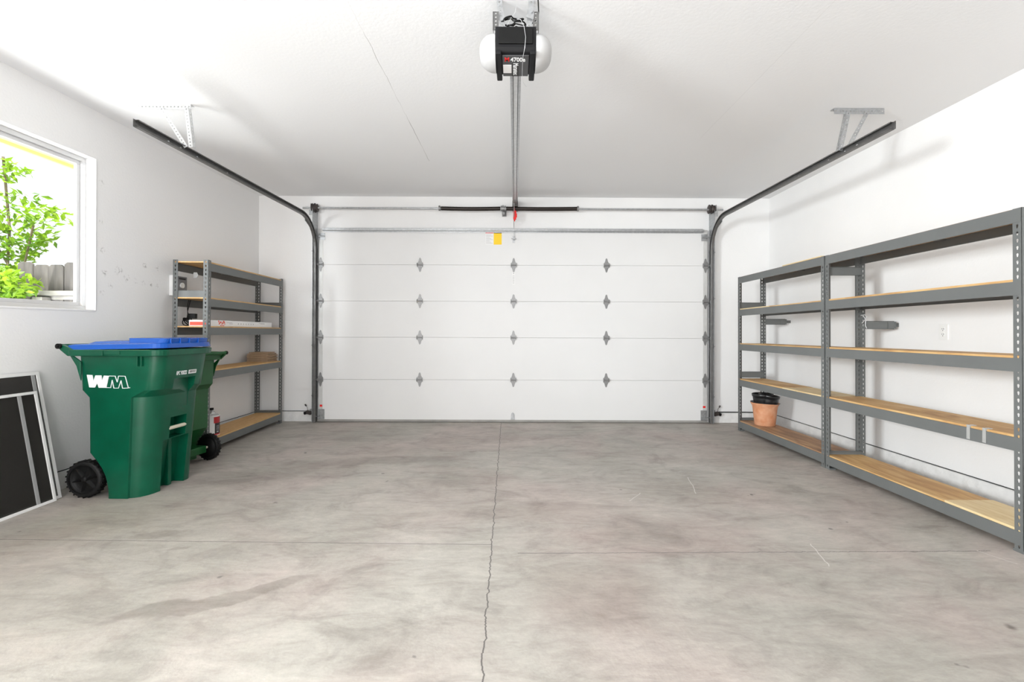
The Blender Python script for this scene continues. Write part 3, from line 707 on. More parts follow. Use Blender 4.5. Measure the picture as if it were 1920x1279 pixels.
# ================================================================== OPENER
op = thing('garage_door_opener', 'black ceiling garage door opener with milky side light covers and long rail', 'door opener', (0, 2.43, 2.87))
def O(x, y, z): return (x, y - 2.43, z - 2.87)
hw = .104
b = MB(); b.cur = 0
profh = [(2.318, 2.718), (2.312, 2.705), (2.318, 2.612), (2.330, 2.594), (2.36, 2.588), (2.52, 2.588), (2.548, 2.600), (2.556, 2.62), (2.556, 2.718)]
b.prism(profh, O(-hw, 0, 0), (0, 1, 0), (0, 0, 1), (1, 0, 0), 2 * hw)
b.build('housing', M['charcoal'], op, bevel=.006)
b = MB(); b.bbox(O(-.086, 2.306, 2.625), O(.086, 2.316, 2.703), .003); b.build('rear_cover', M['blackplastic'], op)
for sx in (-1, 1):
    b = MB(); b.bbox(O(sx * .088 - .015, 2.318, 2.578), O(sx * .088 + .015, 2.575, 2.600), .006); b.build('side_rail', M['charcoal'], op)
    b = MB()
    prof = [(.0, 0.086)] + [(1.0 * math.sin(a), .086 * math.cos(a)) for a in [PI / 2 * k / 12 for k in range(1, 11)]] + [(1.0, .006), (1.0, 0)]
    mt = Matrix.Translation(O(sx * hw, 2.432, 2.645)) @ Matrix.Rotation(sx * PI / 2, 4, 'Y') @ Matrix.Diagonal((.082, .118, 1, 1))
    b.lathe([(max(r ** .75, 0.0), z) for r, z in prof], 36, mt)
    b.build('light_cover', M['globe'], op)
b = MB(); b.bbox(O(-.068, 2.345, 2.584), O(.068, 2.535, 2.590), .002); pn = b.build('label_panel', M['charcoal2'], op)
zt = 2.5832
text_mesh('model_number', 'M', .052, M['red'], pn, Matrix.Translation(O(-.058, 2.394, zt)) @ Matrix(((1, 0, 0, 0), (0, -1, 0, 0), (0, 0, -1, 0), (0, 0, 0, 1))), bold=.0012, sx=.66)
text_mesh('model_number', '4700e', .050, M['white_print'], pn, Matrix.Translation(O(-.026, 2.394, zt)) @ Matrix(((1, 0, 0, 0), (0, -1, 0, 0), (0, 0, -1, 0), (0, 0, 0, 1))), bold=.0010, sx=.62)
b = MB(); b.box(O(-.066, 2.425, 2.582), O(-.022, 2.500, 2.584)); b.build('white_sticker', M['paper'], pn)
b = MB(); b.box(O(-.020, 2.402, 2.5815), O(.016, 2.53, 2.584)); b.build('brand_plate', M['dark_print'], pn)
text_mesh('brand_lettering', 'Marantec', .040, M['white_print'], pn, frame_mtx(O(-.012, 2.405, 2.5810), (0, 1, 0), (1, 0, 0)), sx=.74)
# perforated ears and hanging straps
for sx in (-1, 1):
    b = MB(); b.perf(O(sx * .101, 2.322, 2.700), (1, 0, 0), (0, 0, 1), (0, 1, 0), .030, 5, pitch=.019, r=.0055, h=.0045, kind='o')
    b.perf(O(sx * .115, 2.336, 2.700), (0, 1, 0), (0, 0, 1), (1, 0, 0), .028, 5, pitch=.019, r=.0055, h=.0045, kind='o')
    b.build('mounting_ear', M['trackmetal'], op)
    b = MB()
    p0 = Vector(O(sx * .066, 2.328, 2.712)); p1 = Vector(O(-.085 if sx < 0 else .080, 2.34, 2.866)); d = p1 - p0; L = d.length; d.normalize(); sd = d.cross(Vector((0, -1, 0)))
    b.perf(p0, sd, d, (0, -1, 0), .028, 6, pitch=L / 6, r=.0055, h=.006, kind='o')
    b.build('hanging_strap', M['galv'], op)
b = MB(); b.prism([(-.02, 0), (.018, -.01), (.024, .05), (-.006, .06)], O(.072, 2.322, 2.765), (1, 0, 0), (0, 0, 1), (0, -1, 0), .004); b.cyl(O(.08, 2.322, 2.79), O(.08, 2.308, 2.79), .008, n=6, smooth=False); b.build('strap_clamp', M['galv'], op)
# coiled cord
b = MB(); rnd = random.Random(3)
for k in range(4):
    pts = []
    for i in range(33):
        a = 2 * PI * i / 32
        pts.append(O(-.012 + (.052 + k * .004) * math.cos(a), 2.33 + .012 * math.sin(2 * a + k) + k * .008, 2.755 + (.018 + k * .003) * math.sin(a) * (1.0 if math.cos(a) < 0 else .45) - .012 * math.cos(a) * (k - 1.5) * .4))
    b.tube(pts, .0032, n=6)
b.tube([O(.055, 2.34, 2.735), O(.085, 2.335, 2.745), O(.112, 2.33, 2.765), O(.116, 2.33, 2.80), O(.112, 2.32, 2.868)], .0032, n=6)
b.build('power_cord', M['blackplastic'], op)
b = MB(); b.tube([O(.005, 2.30, 2.742), O(.025, 2.298, 2.738), O(.042, 2.296, 2.70), O(.050, 2.298, 2.65), O(.046, 2.302, 2.60), O(.038, 2.34, 2.578), O(.036, 2.42, 2.575), O(.036, 2.50, 2.572), O(.044, 2.57, 2.566), O(.062, 2.60, 2.56)], .0011, n=5)
b.tube([O(-.045, 2.33, 2.73), O(-.02, 2.325, 2.77), O(-.005, 2.325, 2.79), O(.005, 2.32, 2.83)], .0010, n=5)
b.build('antenna_wire', M['galv_light'], op)
# rail: two light channels with a dark slot
b = MB(); y0, y1, z0, z1 = 2.50, 5.72, 2.618, 2.735
def railpiece(xa, xb, dz0, dz1, m, nm):
    b = MB(); vs = []
    for (y, z) in ((y0, z0), (y1, z1)):
        for (x, dz) in ((xa, dz0), (xb, dz0), (xb, dz1), (xa, dz1)): vs.append(O(x, y, z + dz))
    b.add(vs, [(0, 1, 2, 3), (7, 6, 5, 4), (0, 4, 5, 1), (1, 5, 6, 2), (2, 6, 7, 3), (3, 7, 4, 0)]); return b
b = MB()
for (xa, xb, d0, d1) in ((-.031, -.028, 0, .035), (.028, .031, 0, .035), (-.031, .031, .032, .035), (-.031, -.016, -.002, .001), (.016, .031, -.002, .001)):
    q = railpiece(xa, xb, d0, d1, None, None); b.add(q.v, q.f)
b.build('rail', M['galv'], op)
q = railpiece(-.012, .012, .004, .007, None, None); q.build('inner_guide', M['galv_light'], op)
b = MB(); b.bbox(O(-.030, 5.68, 2.712), O(.030, 5.745, 2.775), .004); b.box(O(-.035, 5.735, 2.68), O(.035, 5.845, 2.79)); b.build('header_bracket', M['trackmetal'], op)
b = MB(); b.bbox(O(-.025, 5.50, 2.715), O(.025, 5.62, 2.735), .004); b.build('trolley', M['trackmetal'], op)
b = MB(); b.cyl(O(-.012, 5.56, 2.72), O(-.014, 5.72, 2.46), .0045, n=8); b.cyl(O(-.014, 5.72, 2.60), O(-.014, 5.758, 2.318), .0035, n=8); b.build('door_arm', M['galv'], op)
b = MB(); b.bbox(O(-.022, 5.652, 2.535), O(.016, 5.678, 2.645), .007); b.bbox(O(-.022, 5.654, 2.56), O(.024, 5.676, 2.61), .007); b.cyl(O(-.006, 5.665, 2.64), O(-.010, 5.66, 2.72), .002, n=6); b.cyl(O(-.004, 5.665, 2.535), O(-.006, 5.665, 2.515), .007, n=8)
o = b.build('release_handle', M['red'], op); o['label'] = 'red emergency release handle'

# ================================================================== SHELVING RACKS
def make_upright(cx, cy, D, L, n=47):
    """angle post at one corner: (cx, cy) are 0/1 flags"""
    b = MB(); w = .044; sx = 1 if cx == 0 else -1; sy = 1 if cy == 0 else -1
    x0 = 0 if cx == 0 else D; y0 = 0 if cy == 0 else L
    b.perf((x0, y0 + sy * w / 2, .012), (0, 1, 0), (0, 0, 1), (sx, 0, 0), w, n)
    b.perf((x0 + sx * w / 2, y0, .012), (1, 0, 0), (0, 0, 1), (0, sy, 0), w, n)
    b.box((min(x0, x0 + sx * .05) - .001, min(y0, y0 + sy * .05) - .001, 0), (max(x0, x0 + sx * .05) + .001, max(y0, y0 + sy * .05) + .001, .014))
    return b
def rack(label, loc, rot, L, D, levels, ends, boards, group=None):
    r = thing('shelving_rack', label, 'shelving', loc, rot, group)
    for cx in (0, 1):
        for cy in (0, 1): make_upright(cx, cy, D, L).build('upright', M['rack'], r)
    for z in levels:
        for xf in (0, 1):
            x0, s = (.0025, 1) if xf == 0 else (D - .0025, -1)
            b = MB()
            pr = [(0, 0), (0, .071), (.022, .071), (.022, .069), (.002, .069), (.002, .002), (.014, .002), (.014, 0)]
            if xf == 0: b.prism([(a, c) for a, c in pr], (-.0015, .046 if False else .004, z - .071), (1, 0, 0), (0, 0, 1), (0, 1, 0), L - .008)
            else: b.prism([(-a, c) for a, c in pr], (D - .0028, .004, z - .071), (1, 0, 0), (0, 0, 1), (0, 1, 0), L - .008)
            b.build('shelf_beam', M['rack'], r)
        b = MB()
        for k in (1,): b.box((.004, L * k / 2 - .02, z - .020), (D - .006, L * k / 2 + .02, z - .002))
        b.build('cross_tie', M['rack'], r)
    for (e, z) in ends:
        y = .0045 if e == 0 else L - .0065
        b = MB(); b.box((.003, y, z - .071), (D - .003, y + .002, z)); b.box((.003, y if e == 0 else y - .018, z - .071), (D - .003, y + (.020 if e == 0 else .002), z - .069)); b.box((.003, y if e == 0 else y - .018, z - .002), (D - .003, y + (.020 if e == 0 else .002), z))
        b.build('end_tie', M['rack'], r)
    for (z, y0, y1, m, th, ov) in boards:
        b = MB(); b.box((.0035 - min(ov, 0) * 0, y0, z + .0005), (D - .004, y1, z + th)); b.build('shelf_board', M[m], r)
    return r
LV = [.108, .595, 1.011, 1.413, 1.795]
LR = 1.508
rot = (-SLOPE, 0, 0)
Y1 = 2.365; Y2 = 3.882
rb = .048                                        # boards stop at the posts
rack('large grey steel shelving rack along the right wall, nearest unit, empty', (2.63, Y1, fz(Y1)), rot, LR, .305, LV,
     [(1, 1.70), (1, .150), (0, 1.52), (0, .150)],
     [(.108, .004, .44, 'ply_pale', .014, 0), (.108, .442, LR - .002, 'ply', .010, 0), (.595, .004, LR - .002, 'ply', .013, 0), (1.011, .004, LR - .002, 'ply', .013, 0), (1.413, .004, LR - .002, 'ply', .013, 0), (1.784, .05, LR - .05, 'ply', .013, -.004)])
rack('grey steel shelving rack along the right wall, far unit holding the flower pot', (2.63, Y2, fz(Y2)), rot, LR, .305, LV,
     [(1, 1.50), (1, .69), (1, .15)],
     [(.108, .004, LR - .002, 'ply_brown', .010, 0), (.595, .004, .62, 'ply_pale', .012, 0), (.595, .622, LR - .002, 'ply', .014, 0), (1.011, .004, LR - .002, 'ply', .010, 0), (1.413, .004, .85, 'ply', .010, 0), (1.413, .852, LR - .002, 'ply_pale', .012, 0), (1.786, .05, LR - .04, 'ply', .011, -.004), (1.798, .05, .62, 'ply_pale', .010, -.02)])
# wall tie arms reach from the racks' rear posts to the wall
for (y, z, lab, dx) in ((3.845, 1.195, 'grey steel wall tie arm behind the near rack post', .245), (5.36, 1.245, 'grey steel wall tie arm behind the far rack post', .225)):
    b = MB(); b.box((2.937, y, z), (2.937 + dx, y + .003, z + .068)); b.box((2.937, y, z), (2.937 + dx, y + .02, z + .002)); b.box((2.937, y, z + .066), (2.937 + dx, y + .02, z + .068))
    b.box((2.937 + dx - .003, y - .001, z + .004), (2.937 + dx, y + .045, z + .064)); b.box((2.937 + dx - .055, y - .006, z + .004), (2.937 + dx + .012, y - .001, z + .064))
    for q in (.018, .048): b.cyl((2.937 + dx, y - .006, z + q), (2.937 + dx, y - .010, z + q), .004, n=6)
    b.box((2.937 + dx, y + .02, z + .02), (XR, y + .03, z + .05))
    tag(b.build('wall_tie', M['rack']), lab, 'bracket')
# the twist of wire on the rear post
b = MB(); b.tube([(2.90, 3.842, 1.31), (2.93, 3.838, 1.315), (2.945, 3.835, 1.30), (2.925, 3.832, 1.27), (2.90, 3.83, 1.245)], .0035, n=6); b.tube([(2.92, 3.84, 1.305), (2.935, 3.835, 1.27), (2.93, 3.832, 1.225), (2.94, 3.83, 1.20)], .0028, n=6)
tag(b.build('wire_twist', M['galv_light']), 'twist of pale wire tied round the rack post beside the wall tie', 'wire')
# two strips of packing tape on the near rack's fourth beam
for (y, h_, lab) in ((2.655, .052, 'strip of clear packing tape on the near rack beam, farther from the corner post'), (2.565, .060, 'strip of clear packing tape on the near rack beam, close to the corner post')):
    zb_ = fz(y) + .595 - .071
    b = MB(); b.box((2.6268, y - .010, zb_ + .006), (2.6276, y + .010, zb_ + .074)); b.box((2.6268, y - .010, zb_ + .0745), (2.665, y + .010, zb_ + .0870)); tag(b.build('tape_strip', M['tape']), lab, 'tape')

# left rack: same maker, turned round
LLv = [.118, .765, 1.175, 1.44, 1.77]
LL = 1.512
yaw = math.radians(2.8)
# local y runs towards the camera after the half turn
rl = rack('grey steel shelving rack against the left wall behind the green bins', (-2.900, 5.722, fz(5.722)), (0, 0, 0), LL, .315, LLv,
     [(1, 1.515), (1, .14), (0, 1.50), (0, .16)],
     [(.118, .004, LL - .002, 'osb', .012, 0), (.765, .004, LL - .002, 'osb', .012, 0), (1.175, .004, LL - .002, 'osb', .012, 0), (1.44, .004, LL - .002, 'osb', .012, 0), (1.772, .05, LL - .004, 'osb', .012, -.004)])
RLM = Matrix.Translation((-2.900, 5.722, fz(5.722))) @ Matrix.Rotation(-SLOPE, 4, 'X') @ Matrix.Rotation(PI + yaw, 4, 'Z')
rl.matrix_world = RLM
def RL(x, y, z): return tuple(RLM @ Vector((x, y, z)))

# contents of the left rack (local frame: x from front to wall, y from far end to near end)
def on_rack(name, label, cat, x, y, z, group=None):
    t = bpy.data.objects.new(name, None); COL.objects.link(t); t.empty_display_size = .1
    t.matrix_world = RLM @ Matrix.Translation((x, y, z)); tag(t, label, cat, group); return t
ct = on_rack('long_carton', 'long flat white carton with red print on the middle shelf of the left rack', 'box', .16, .83, 1.188)
b = MB(); b.bbox((-.125, -.62, 0), (.06, .60, .058), .002); b.build('carton_body', M['paper'], ct)
b = MB(); b.box((-.118, .600, .008), (.052, .6012, .040)); b.build('red_end_panel', M['red_print'], ct)
b = MB()
rnd = random.Random(5)
for k in range(26):
    y = .40 + rnd.uniform(-.055, .055); z = rnd.uniform(.006, .052); s = rnd.uniform(.005, .011)
    pts = [(s * math.cos(a * PI / 3) * rnd.uniform(.6, 1.2), s * math.sin(a * PI / 3) * rnd.uniform(.6, 1.2)) for a in range(6)]
    b.prism(pts, (-.125, y, z), (0, 1, 0), (0, 0, 1), (-1, 0, 0), .0006 + k * 1e-5)
b.build('red_floral_print', M['red_print'], ct)
b = MB()
for (y, w, z) in ((.27, .10, .036), (.24, .06, .026), (-.38, .13, .042), (-.40, .09, .034)): b.box((-.1256, y - w / 2, z), (-.125, y + w / 2, z + .004))
for k in range(7): b.box((-.1256, .10 - k * .05, .022), (-.125, .112 - k * .05, .036))
b.build('grey_lettering', M['grey_print'], ct)['kind'] = 'stuff'
# flattened cardboard
for k in range(7):
    c = MB(); o_ = (.0, .006, -.004, .008, -.006, .010, .03)[k]; d_ = (0, .004, -.003, .006, .002, -.004, -.045)[k]
    th = .0165
    c.bbox((-.125 + o_, -.115, 0), (.125, .11 + d_, th - .003), .002)
    o = c.build('cardboard_sheet', M['cardboard']); o.matrix_world = RLM @ Matrix.Translation((.17, .155, .7775 + k * th))
    pos = ['bottom', 'second from the bottom', 'third from the bottom', 'middle', 'third from the top', 'second from the top', 'topmost, set back'][k]
    tag(o, 'flattened brown cardboard sheet in the stack on the left rack, ' + pos, 'cardboard', 'flattened cardboard stacked on the left rack')
t = MB(); t.box((0, 0, 0), (.10, .30, .006)); o = t.build('foam_sheet', M['paper']); o.matrix_world = RLM @ Matrix.Translation((.004, .72, 1.7843)); tag(o, 'thin white sheet lying on the top board of the left rack', 'sheet')
# paint can
pc = on_rack('paint_can', 'white paint can with red and black label on the bottom shelf of the left rack', 'can', .125, 1.255, .1305)
b = MB(); b.lathe([(0, 0), (.082, 0), (.083, .004), (.081, .007), (.081, .186), (.084, .190), (.083, .194), (.074, .194), (.072, .188), (.0, .188)], 36); b.build('can_body', M['paper'], pc)
def band(r, a0, a1, z0, z1, n=10):
    b = MB(); vs = []
    for i in range(n + 1):
        a = a0 + (a1 - a0) * i / n
        for (rr, z) in ((r, z0), (r, z1)): vs.append((rr * math.cos(a), rr * math.sin(a), z))
    b.add(vs, [(2 * i, 2 * i + 2, 2 * i + 3, 2 * i + 1) for i in range(n)], True); return b
band(.0817, 2.62, 4.0, .018, .120).build('black_label', M['dark_print'], pc)
band(.0817, 2.50, 4.0, .120, .180).build('red_label', M['dark_red'], pc)
band(.0818, 1.2, 4.0, .004, .020).build('red_base_band', M['dark_red'], pc)
q = band(.0822, 2.8, 3.3, .09, .094)
for z in (.078, .066, .054): q2 = band(.0822, 2.8, 3.4 - z, z, z + .004); q.add(q2.v, q2.f)
q2 = band(.0822, 2.85, 3.15, .03, .043); q.add(q2.v, q2.f); q.build('label_lettering', M['grey_print'], pc)
b = MB(); b.tube([(.083 * math.cos(a) * 1.02, -.02 + .03 * math.sin(a), .175 + .055 * math.sin(a)) for a in [PI * k / 16 for k in range(17)]], .0016, n=6); b.build('wire_handle', M['galv_light'], pc)
sb = on_rack('solvent_can', 'narrow metal can with black cap behind the paint can', 'can', .175, 1.145, .1305)
b = MB(); b.lathe([(0, 0), (.033, 0), (.033, .19), (.028, .205), (.014, .213), (.014, .225), (0, .225)], 24); b.build('can_body', M['tin'], sb)
b = MB(); b.cyl((0, 0, .225), (0, 0, .245), .018, n=18); b.build('cap', M['blackplastic'], sb)
# adapter with cable on the middle shelf, and price tag on the upper rear beam
ad = on_rack('power_adapter', 'black power adapter and coiled cable at the near end of the left rack', 'adapter', .248, 1.37, 1.188)
b = MB()
for k in range(4): b.tube([(.025 + (.03 + .004 * k) * math.cos(a), -.01 + .02 * math.sin(a) + .004 * k, .042 + (.032 + .002 * k) * math.sin(a + k)) for a in [2 * PI * i / 20 for i in range(21)]], .0042, n=6)
b.tube([(.03, 0, .06), (.035, -.02, .12), (.045, -.03, .19), (.04, -.04, .25)], .0035, n=6); b.tube([(.01, 0, .08), (.03, -.01, .14), (.03, -.03, .20), (.03, -.05, .25)], .0035, n=6)
b.build('cable', M['blackplastic'], ad)
b = MB(); b.bbox((-.055, -.02, .070), (.012, .02, .118), .004); b.build('adapter_block', M['blackplastic'], ad)
pt = MB(); pt.prism([(0, 0), (.03, 0), (.042, -.025), (.03, -.05), (0, -.055), (-.006, -.02)], (0, 0, 0), (-1, 0, 0), (0, 0, 1), (0, 1, 0), .0008)
o = pt.build('clear_tag', M['tape']); o.matrix_world = RLM @ Matrix.Translation((.225, 1.36, 1.70)); tag(o, 'small pale plastic tag hanging under the top shelf of the left rack', 'tag')
# irrigation timer on the wall
tm = thing('irrigation_timer', 'white wall timer with grey dial panel behind the left rack post', 'timer', (XL, 4.33, 1.49))
b = MB(); b.bbox((0, 0, 0), (.072, .14, .195), .006); b.build('case', M['ivory'], tm)
b = MB(); b.bbox((.070, .008, .05), (.078, .13, .185), .003); b.build('panel', M['conduit_grey'], tm)
b = MB(); b.cyl((.078, .06, .10), (.088, .06, .10), .026, n=20); b.build('dial', M['ivory'], tm)
b = MB(); b.box((.078, .02, .155), (.0795, .11, .172)); b.build('display', M['dark_print'], tm)

# ================================================================== POTS (right rack)
RRM = Matrix.Translation((2.63, Y2, fz(Y2))) @ Matrix.Rotation(-SLOPE, 4, 'X')
tp = MB(); tp.lathe([(0, 0), (.098, 0), (.103, .004), (.114, .10), (.122, .18), (.129, .215), (.142, .238), (.145, .247), (.140, .250), (.122, .228), (.114, .18), (.095, .02), (0, .015)], 48)
o = tp.build('terracotta_pot', M['terracotta']); o.matrix_world = RRM @ Matrix.Translation((.160, 1.225, .1185)); tag(o, 'terracotta flower pot on the bottom shelf of the far right rack', 'flower pot')
def black_pot(dx, dy, dz, rx, ry, lab, s=1):
    b = MB(); b.lathe([(0, 0), (.075, 0), (.078, .004), (.097, .150), (.098, .168), (.104, .170), (.107, .198), (.104, .200), (.100, .198), (.097, .172), (.094, .150), (.074, .006), (0, .006)], 44)
    for zz in (.03, .09): b.lathe([(.0785 + zz * .127, zz), (.0815 + zz * .127, zz + .003), (.0790 + zz * .127, zz + .006)], 44)
    o = b.build('nursery_pot', M['pot_black']); o.matrix_world = RRM @ Matrix.Translation((.155 + dx, 1.225 + dy, .1185 + dz)) @ Euler((rx, ry, 0)).to_matrix().to_4x4() @ Matrix.Scale(s, 4); tag(o, lab, 'flower pot', 'black nursery pots in the terracotta pot')
black_pot(-.008, .012, .145, .0, -.03, 'black plastic nursery pot nested upright in the terracotta pot, its rim on the door side', 1.02)
black_pot(.018, -.015, .140, .04, .13, 'black plastic nursery pot tilted towards the wall inside the other black pot', 1.0)
b = MB(); b.lathe([(.112, .215), (.146, .246), (.150, .2485), (.146, .251), (.108, .218)], 44); o = b.build('pot_liner', M['pot_black']); o.matrix_world = RRM @ Matrix.Translation((.152, 1.225, .1215)) @ Matrix.Rotation(.045, 4, 'Y'); tag(o, 'black plastic rim lying over the edge of the terracotta pot', 'flower pot')

# outlet on the right wall
ot = thing('wall_outlet', 'white duplex outlet on the right wall behind the near rack', 'outlet', (XR, 3.46, 1.175 + .0))
b = MB(); b.bbox((-.006, -.037, -.060), (0, .037, .060), .002); b.build('cover_plate', M['ivory'], ot)
for z in (-.020, .020):
    b = MB(); b.cyl((-.006, 0, z), (-.009, 0, z), .0165, n=20); rr = b.build('receptacle', M['ivory'], ot)
    b = MB(); b.box((-.0096, -.008, z - .001), (-.009, -.005, z + .008)); b.box((-.0096, .005, z - .001), (-.009, .008, z + .007)); b.cyl((-.009, 0, z - .009), (-.0096, 0, z - .009), .003, n=8); b.build('slots', M['dark_print'], rr)

# ================================================================== WHEELED BINS
def rrect(x0, x1, y0, y1, rads, seg=6, inset=0.0):
    """rounded rectangle, 4*(seg+1) points, radii for corners (x1,y0),(x1,y1),(x0,y1),(x0,y0)"""
    pts = []
    cs = [(x1, y0, -PI / 2, -1, 1), (x1, y1, 0, -1, -1), (x0, y1, PI / 2, 1, -1), (x0, y0, PI, 1, 1)]
    for ci, ((cx, cy, a0, sx, sy), r) in enumerate(zip(cs, rads)):
        if isinstance(r, tuple): rx, ry = r
        else: rx = ry = r
        if inset and ci < 2:      # front corners set back from the flat side: a hard edge, then the sweep
            sg = 1 if ci == 0 else -1; arc = []
            for k in range(seg):
                a = PI / 2 * k / (seg - 1)
                arc.append((cx - rx + rx * math.sin(a), cy + sg * (inset + (ry - inset) * (1 - math.cos(a)))))
            arc = [(cx - rx - .004, cy)] + arc
            pts += arc if ci == 0 else arc[::-1]
            continue
        for k in range(seg + 1):
            a = a0 + PI / 2 * k / seg; pts.append((cx + sx * rx + rx * math.cos(a), cy + sy * ry + ry * math.sin(a)))
    return pts
def loft(b, rings, cap=True, smooth=False):
    n = len(rings[0][1]); vs = []
    for z, pts in rings:
        zz = z if callable(z) else (lambda x, y, z=z: z)
        vs += [(x, y, zz(x, y)) for x, y in pts]
    b.add(vs, [(i * n + k, i * n + (k + 1) % n, (i + 1) * n + (k + 1) % n, (i + 1) * n + k) for i in range(len(rings) - 1) for k in range(n)], smooth)
    if cap: b.add(vs, [tuple(range(n - 1, -1, -1)), tuple(range((len(rings) - 1) * n, len(rings) * n))])
    return b
def weld(o):
    bm = bmesh.new(); bm.from_mesh(o.data); bmesh.ops.remove_doubles(bm, verts=bm.verts[:], dist=1e-5)
    bmesh.ops.recalc_face_normals(bm, faces=bm.faces[:]); bm.to_mesh(o.data); bm.free()
def cut(o, cutters):
    bpy.context.view_layer.update()
    for c in cutters:
        weld(c); md = o.modifiers.new('cut', 'BOOLEAN'); md.operation = 'DIFFERENCE'; md.object = c; md.solver = 'EXACT'
    me = bpy.data.meshes.new_from_object(o.evaluated_get(bpy.context.evaluated_depsgraph_get()))
    o.modifiers.clear(); o.data = me
    for c in cutters: bpy.data.objects.remove(c)

def make_bin(label, body_mat, lid_mat, printed, mtx):
    r = bpy.data.objects.new('wheeled_bin', None); COL.objects.link(r); r.empty_display_size = .1; tag(r, label, 'waste bin')
    g = M[body_mat]
    b = MB(); rings = []; LC = lambda f: ((.095 + .025 * f, .155), (.05 + .02 * f, .075))
    arch = [(0, -.055), (.05, -.055), (.10, -.062), (.15, -.075), (.20, -.097), (.25, -.130), (.28, -.155), (.31, -.18)]
    for z, xb in arch:
        f = z / .69
        rings.append((z, rrect(xb, .185 + .05 * f, -.245 - .008 * f, .245 + .008 * f, (*LC(f), .02, .02), inset=.014)))
    rings.append((.60, rrect(-.182, .229, -.252, .252, (*LC(.87), .02, .02), inset=.014)))
    rings.append((.685, rrect(-.184, .235, -.254, .254, (*LC(1), .02, .02), inset=.014)))
    rings.append((.735, rrect(-.236, .278, -.256, .256, (.075, (.09, .11), .03, .03))))
    rings.append((.86, rrect(-.240, .300, -.260, .260, (.075, (.10, .12), .03, .03))))
    rings.append((.985, rrect(-.244, .316, -.266, .266, (.075, (.10, .12), .03, .03))))
    loft(b, rings); body = b.build('bin_body', g, r); weld(body)
    cs = []
    c = MB(); c.box((.125, -.045, .365), (.30, .115, .515)); cs.append(c.build('c1', g))                 # grab-bar window
    c = MB(); c.add([(.100, -.085, -.05), (.4, -.085, -.05), (.4, .135, -.05), (.100, .135, -.05), (.150, -.100, .36), (.4, -.10, .36), (.4, .150, .36), (.150, .150, .36)],
                    [(0, 3, 2, 1), (4, 5, 6, 7), (0, 1, 5, 4), (1, 2, 6, 5), (2, 3, 7, 6), (3, 0, 4, 7)]); cs.append(c.build('c2', g))   # lower front recess
    c = MB(); c.add([(.232, -.10, .58), (.4, -.10, .58), (.4, .11, .58), (.225, .11, .58), (.285, -.10, .800), (.4, -.10, .800), (.4, .11, .800), (.235, .11, .800)],
                    [(0, 3, 2, 1), (4, 5, 6, 7), (0, 1, 5, 4), (1, 2, 6, 5), (2, 3, 7, 6), (3, 0, 4, 7)]); cs.append(c.build('c3', g))   # upper pocket
    cut(body, cs)
    for p in body.data.polygons: p.use_smooth = True
    body.data.set_sharp_from_angle(angle=math.radians(28))
    md = body.modifiers.new('bevel', 'BEVEL'); md.width = .008; md.segments = 2; md.limit_method = 'ANGLE'; md.angle_limit = math.radians(35)
    # vertical rib in the lower recess
    b = MB(); b.bbox((.095, .03, .0), (.150, .065, .355), .006); b.build('front_rib', g, r)
    b = MB(); b.cyl((.205, -.05, .435), (.205, .12, .435), .013, n=16); o = b.build('grab_bar', M['cream'], r)
    # hanging slots under the rim on the near side
    b = MB()
    for x in (.170, .198): b.bbox((x, -.284, .90), (x + .006, -.262, .985), .002)
    b.build('rim_rib', g, r)
    # rim
    b = MB(); loft(b, [(.968, rrect(-.292, .338, -.298, .298, (.08, (.12, .16), .04, .04))), (.972, rrect(-.298, .343, -.302, .302, (.08, (.12, .16), .04, .04))), (1.008, rrect(-.302, .347, -.305, .305, (.08, (.12, .16), .04, .04))), (1.012, rrect(-.298, .343, -.300, .300, (.08, (.12, .16), .04, .04)))])
    o = b.build('rim', g, r)
    b = MB(); b.bbox((-.045, -.3085, .972), (-.037, -.300, 1.006), .002); b.bbox((-.030, -.3085, .978), (.075, -.300, 1.004), .003); b.build('rim_label_pad', g, r)
    # handle arms and bar
    for sy in (-1, 1):
        b = MB(); y0 = sy * .285
        b.prism([(-.24, .968), (-.24, 1.010), (-.30, 1.035), (-.345, 1.050), (-.352, 1.032), (-.335, 1.008), (-.285, .968)], (0, y0 - .014, 0), (1, 0, 0), (0, 0, 1), (0, 1, 0), .028)
        b.prism([(-.215, .93), (-.29, .985), (-.29, .970), (-.245, .90), (-.215, .80)], (0, y0 - .012 - sy * .02, 0), (1, 0, 0), (0, 0, 1), (0, 1, 0), .012)
        b.build('handle_arm', g, r, bevel=.004)
        b = MB(); b.cyl((-.337, y0 + sy * .010, 1.034), (-.337, y0 + sy * .028, 1.034), .018, n=18); b.cyl((-.337, y0 + sy * .026, 1.034), (-.337, y0 + sy * .032, 1.034), .008, n=12); b.build('end_cap', M['blackplastic'], r)
    b = MB(); b.cyl((-.337, -.285, 1.034), (-.337, .285, 1.034), .0145, n=16); b.build('handle_bar', g, r)
    # lid
    lm = M[lid_mat]
    b = MB(); sl = lambda base: (lambda x, y: base + .012 * max(0, (x + .28) / .6))
    loft(b, [(sl(1.010), rrect(-.330, .345, -.296, .296, (.08, (.12, .16), .06, .06))), (sl(1.040), rrect(-.322, .339, -.290, .290, (.08, (.12, .16), .06, .06))), (sl(1.046), rrect(-.300, .329, -.280, .280, (.075, (.11, .15), .06, .06))),
             (sl(1.048), rrect(-.225, .296, -.245, .245, (.06, .06, .05, .05))), (sl(1.062), rrect(-.195, .275, -.225, .225, (.06, .06, .05, .05))), (sl(1.068), rrect(-.12, .21, -.17, .17, (.05, .05, .05, .05)))])
    lo = b.build('lid', lm, r)
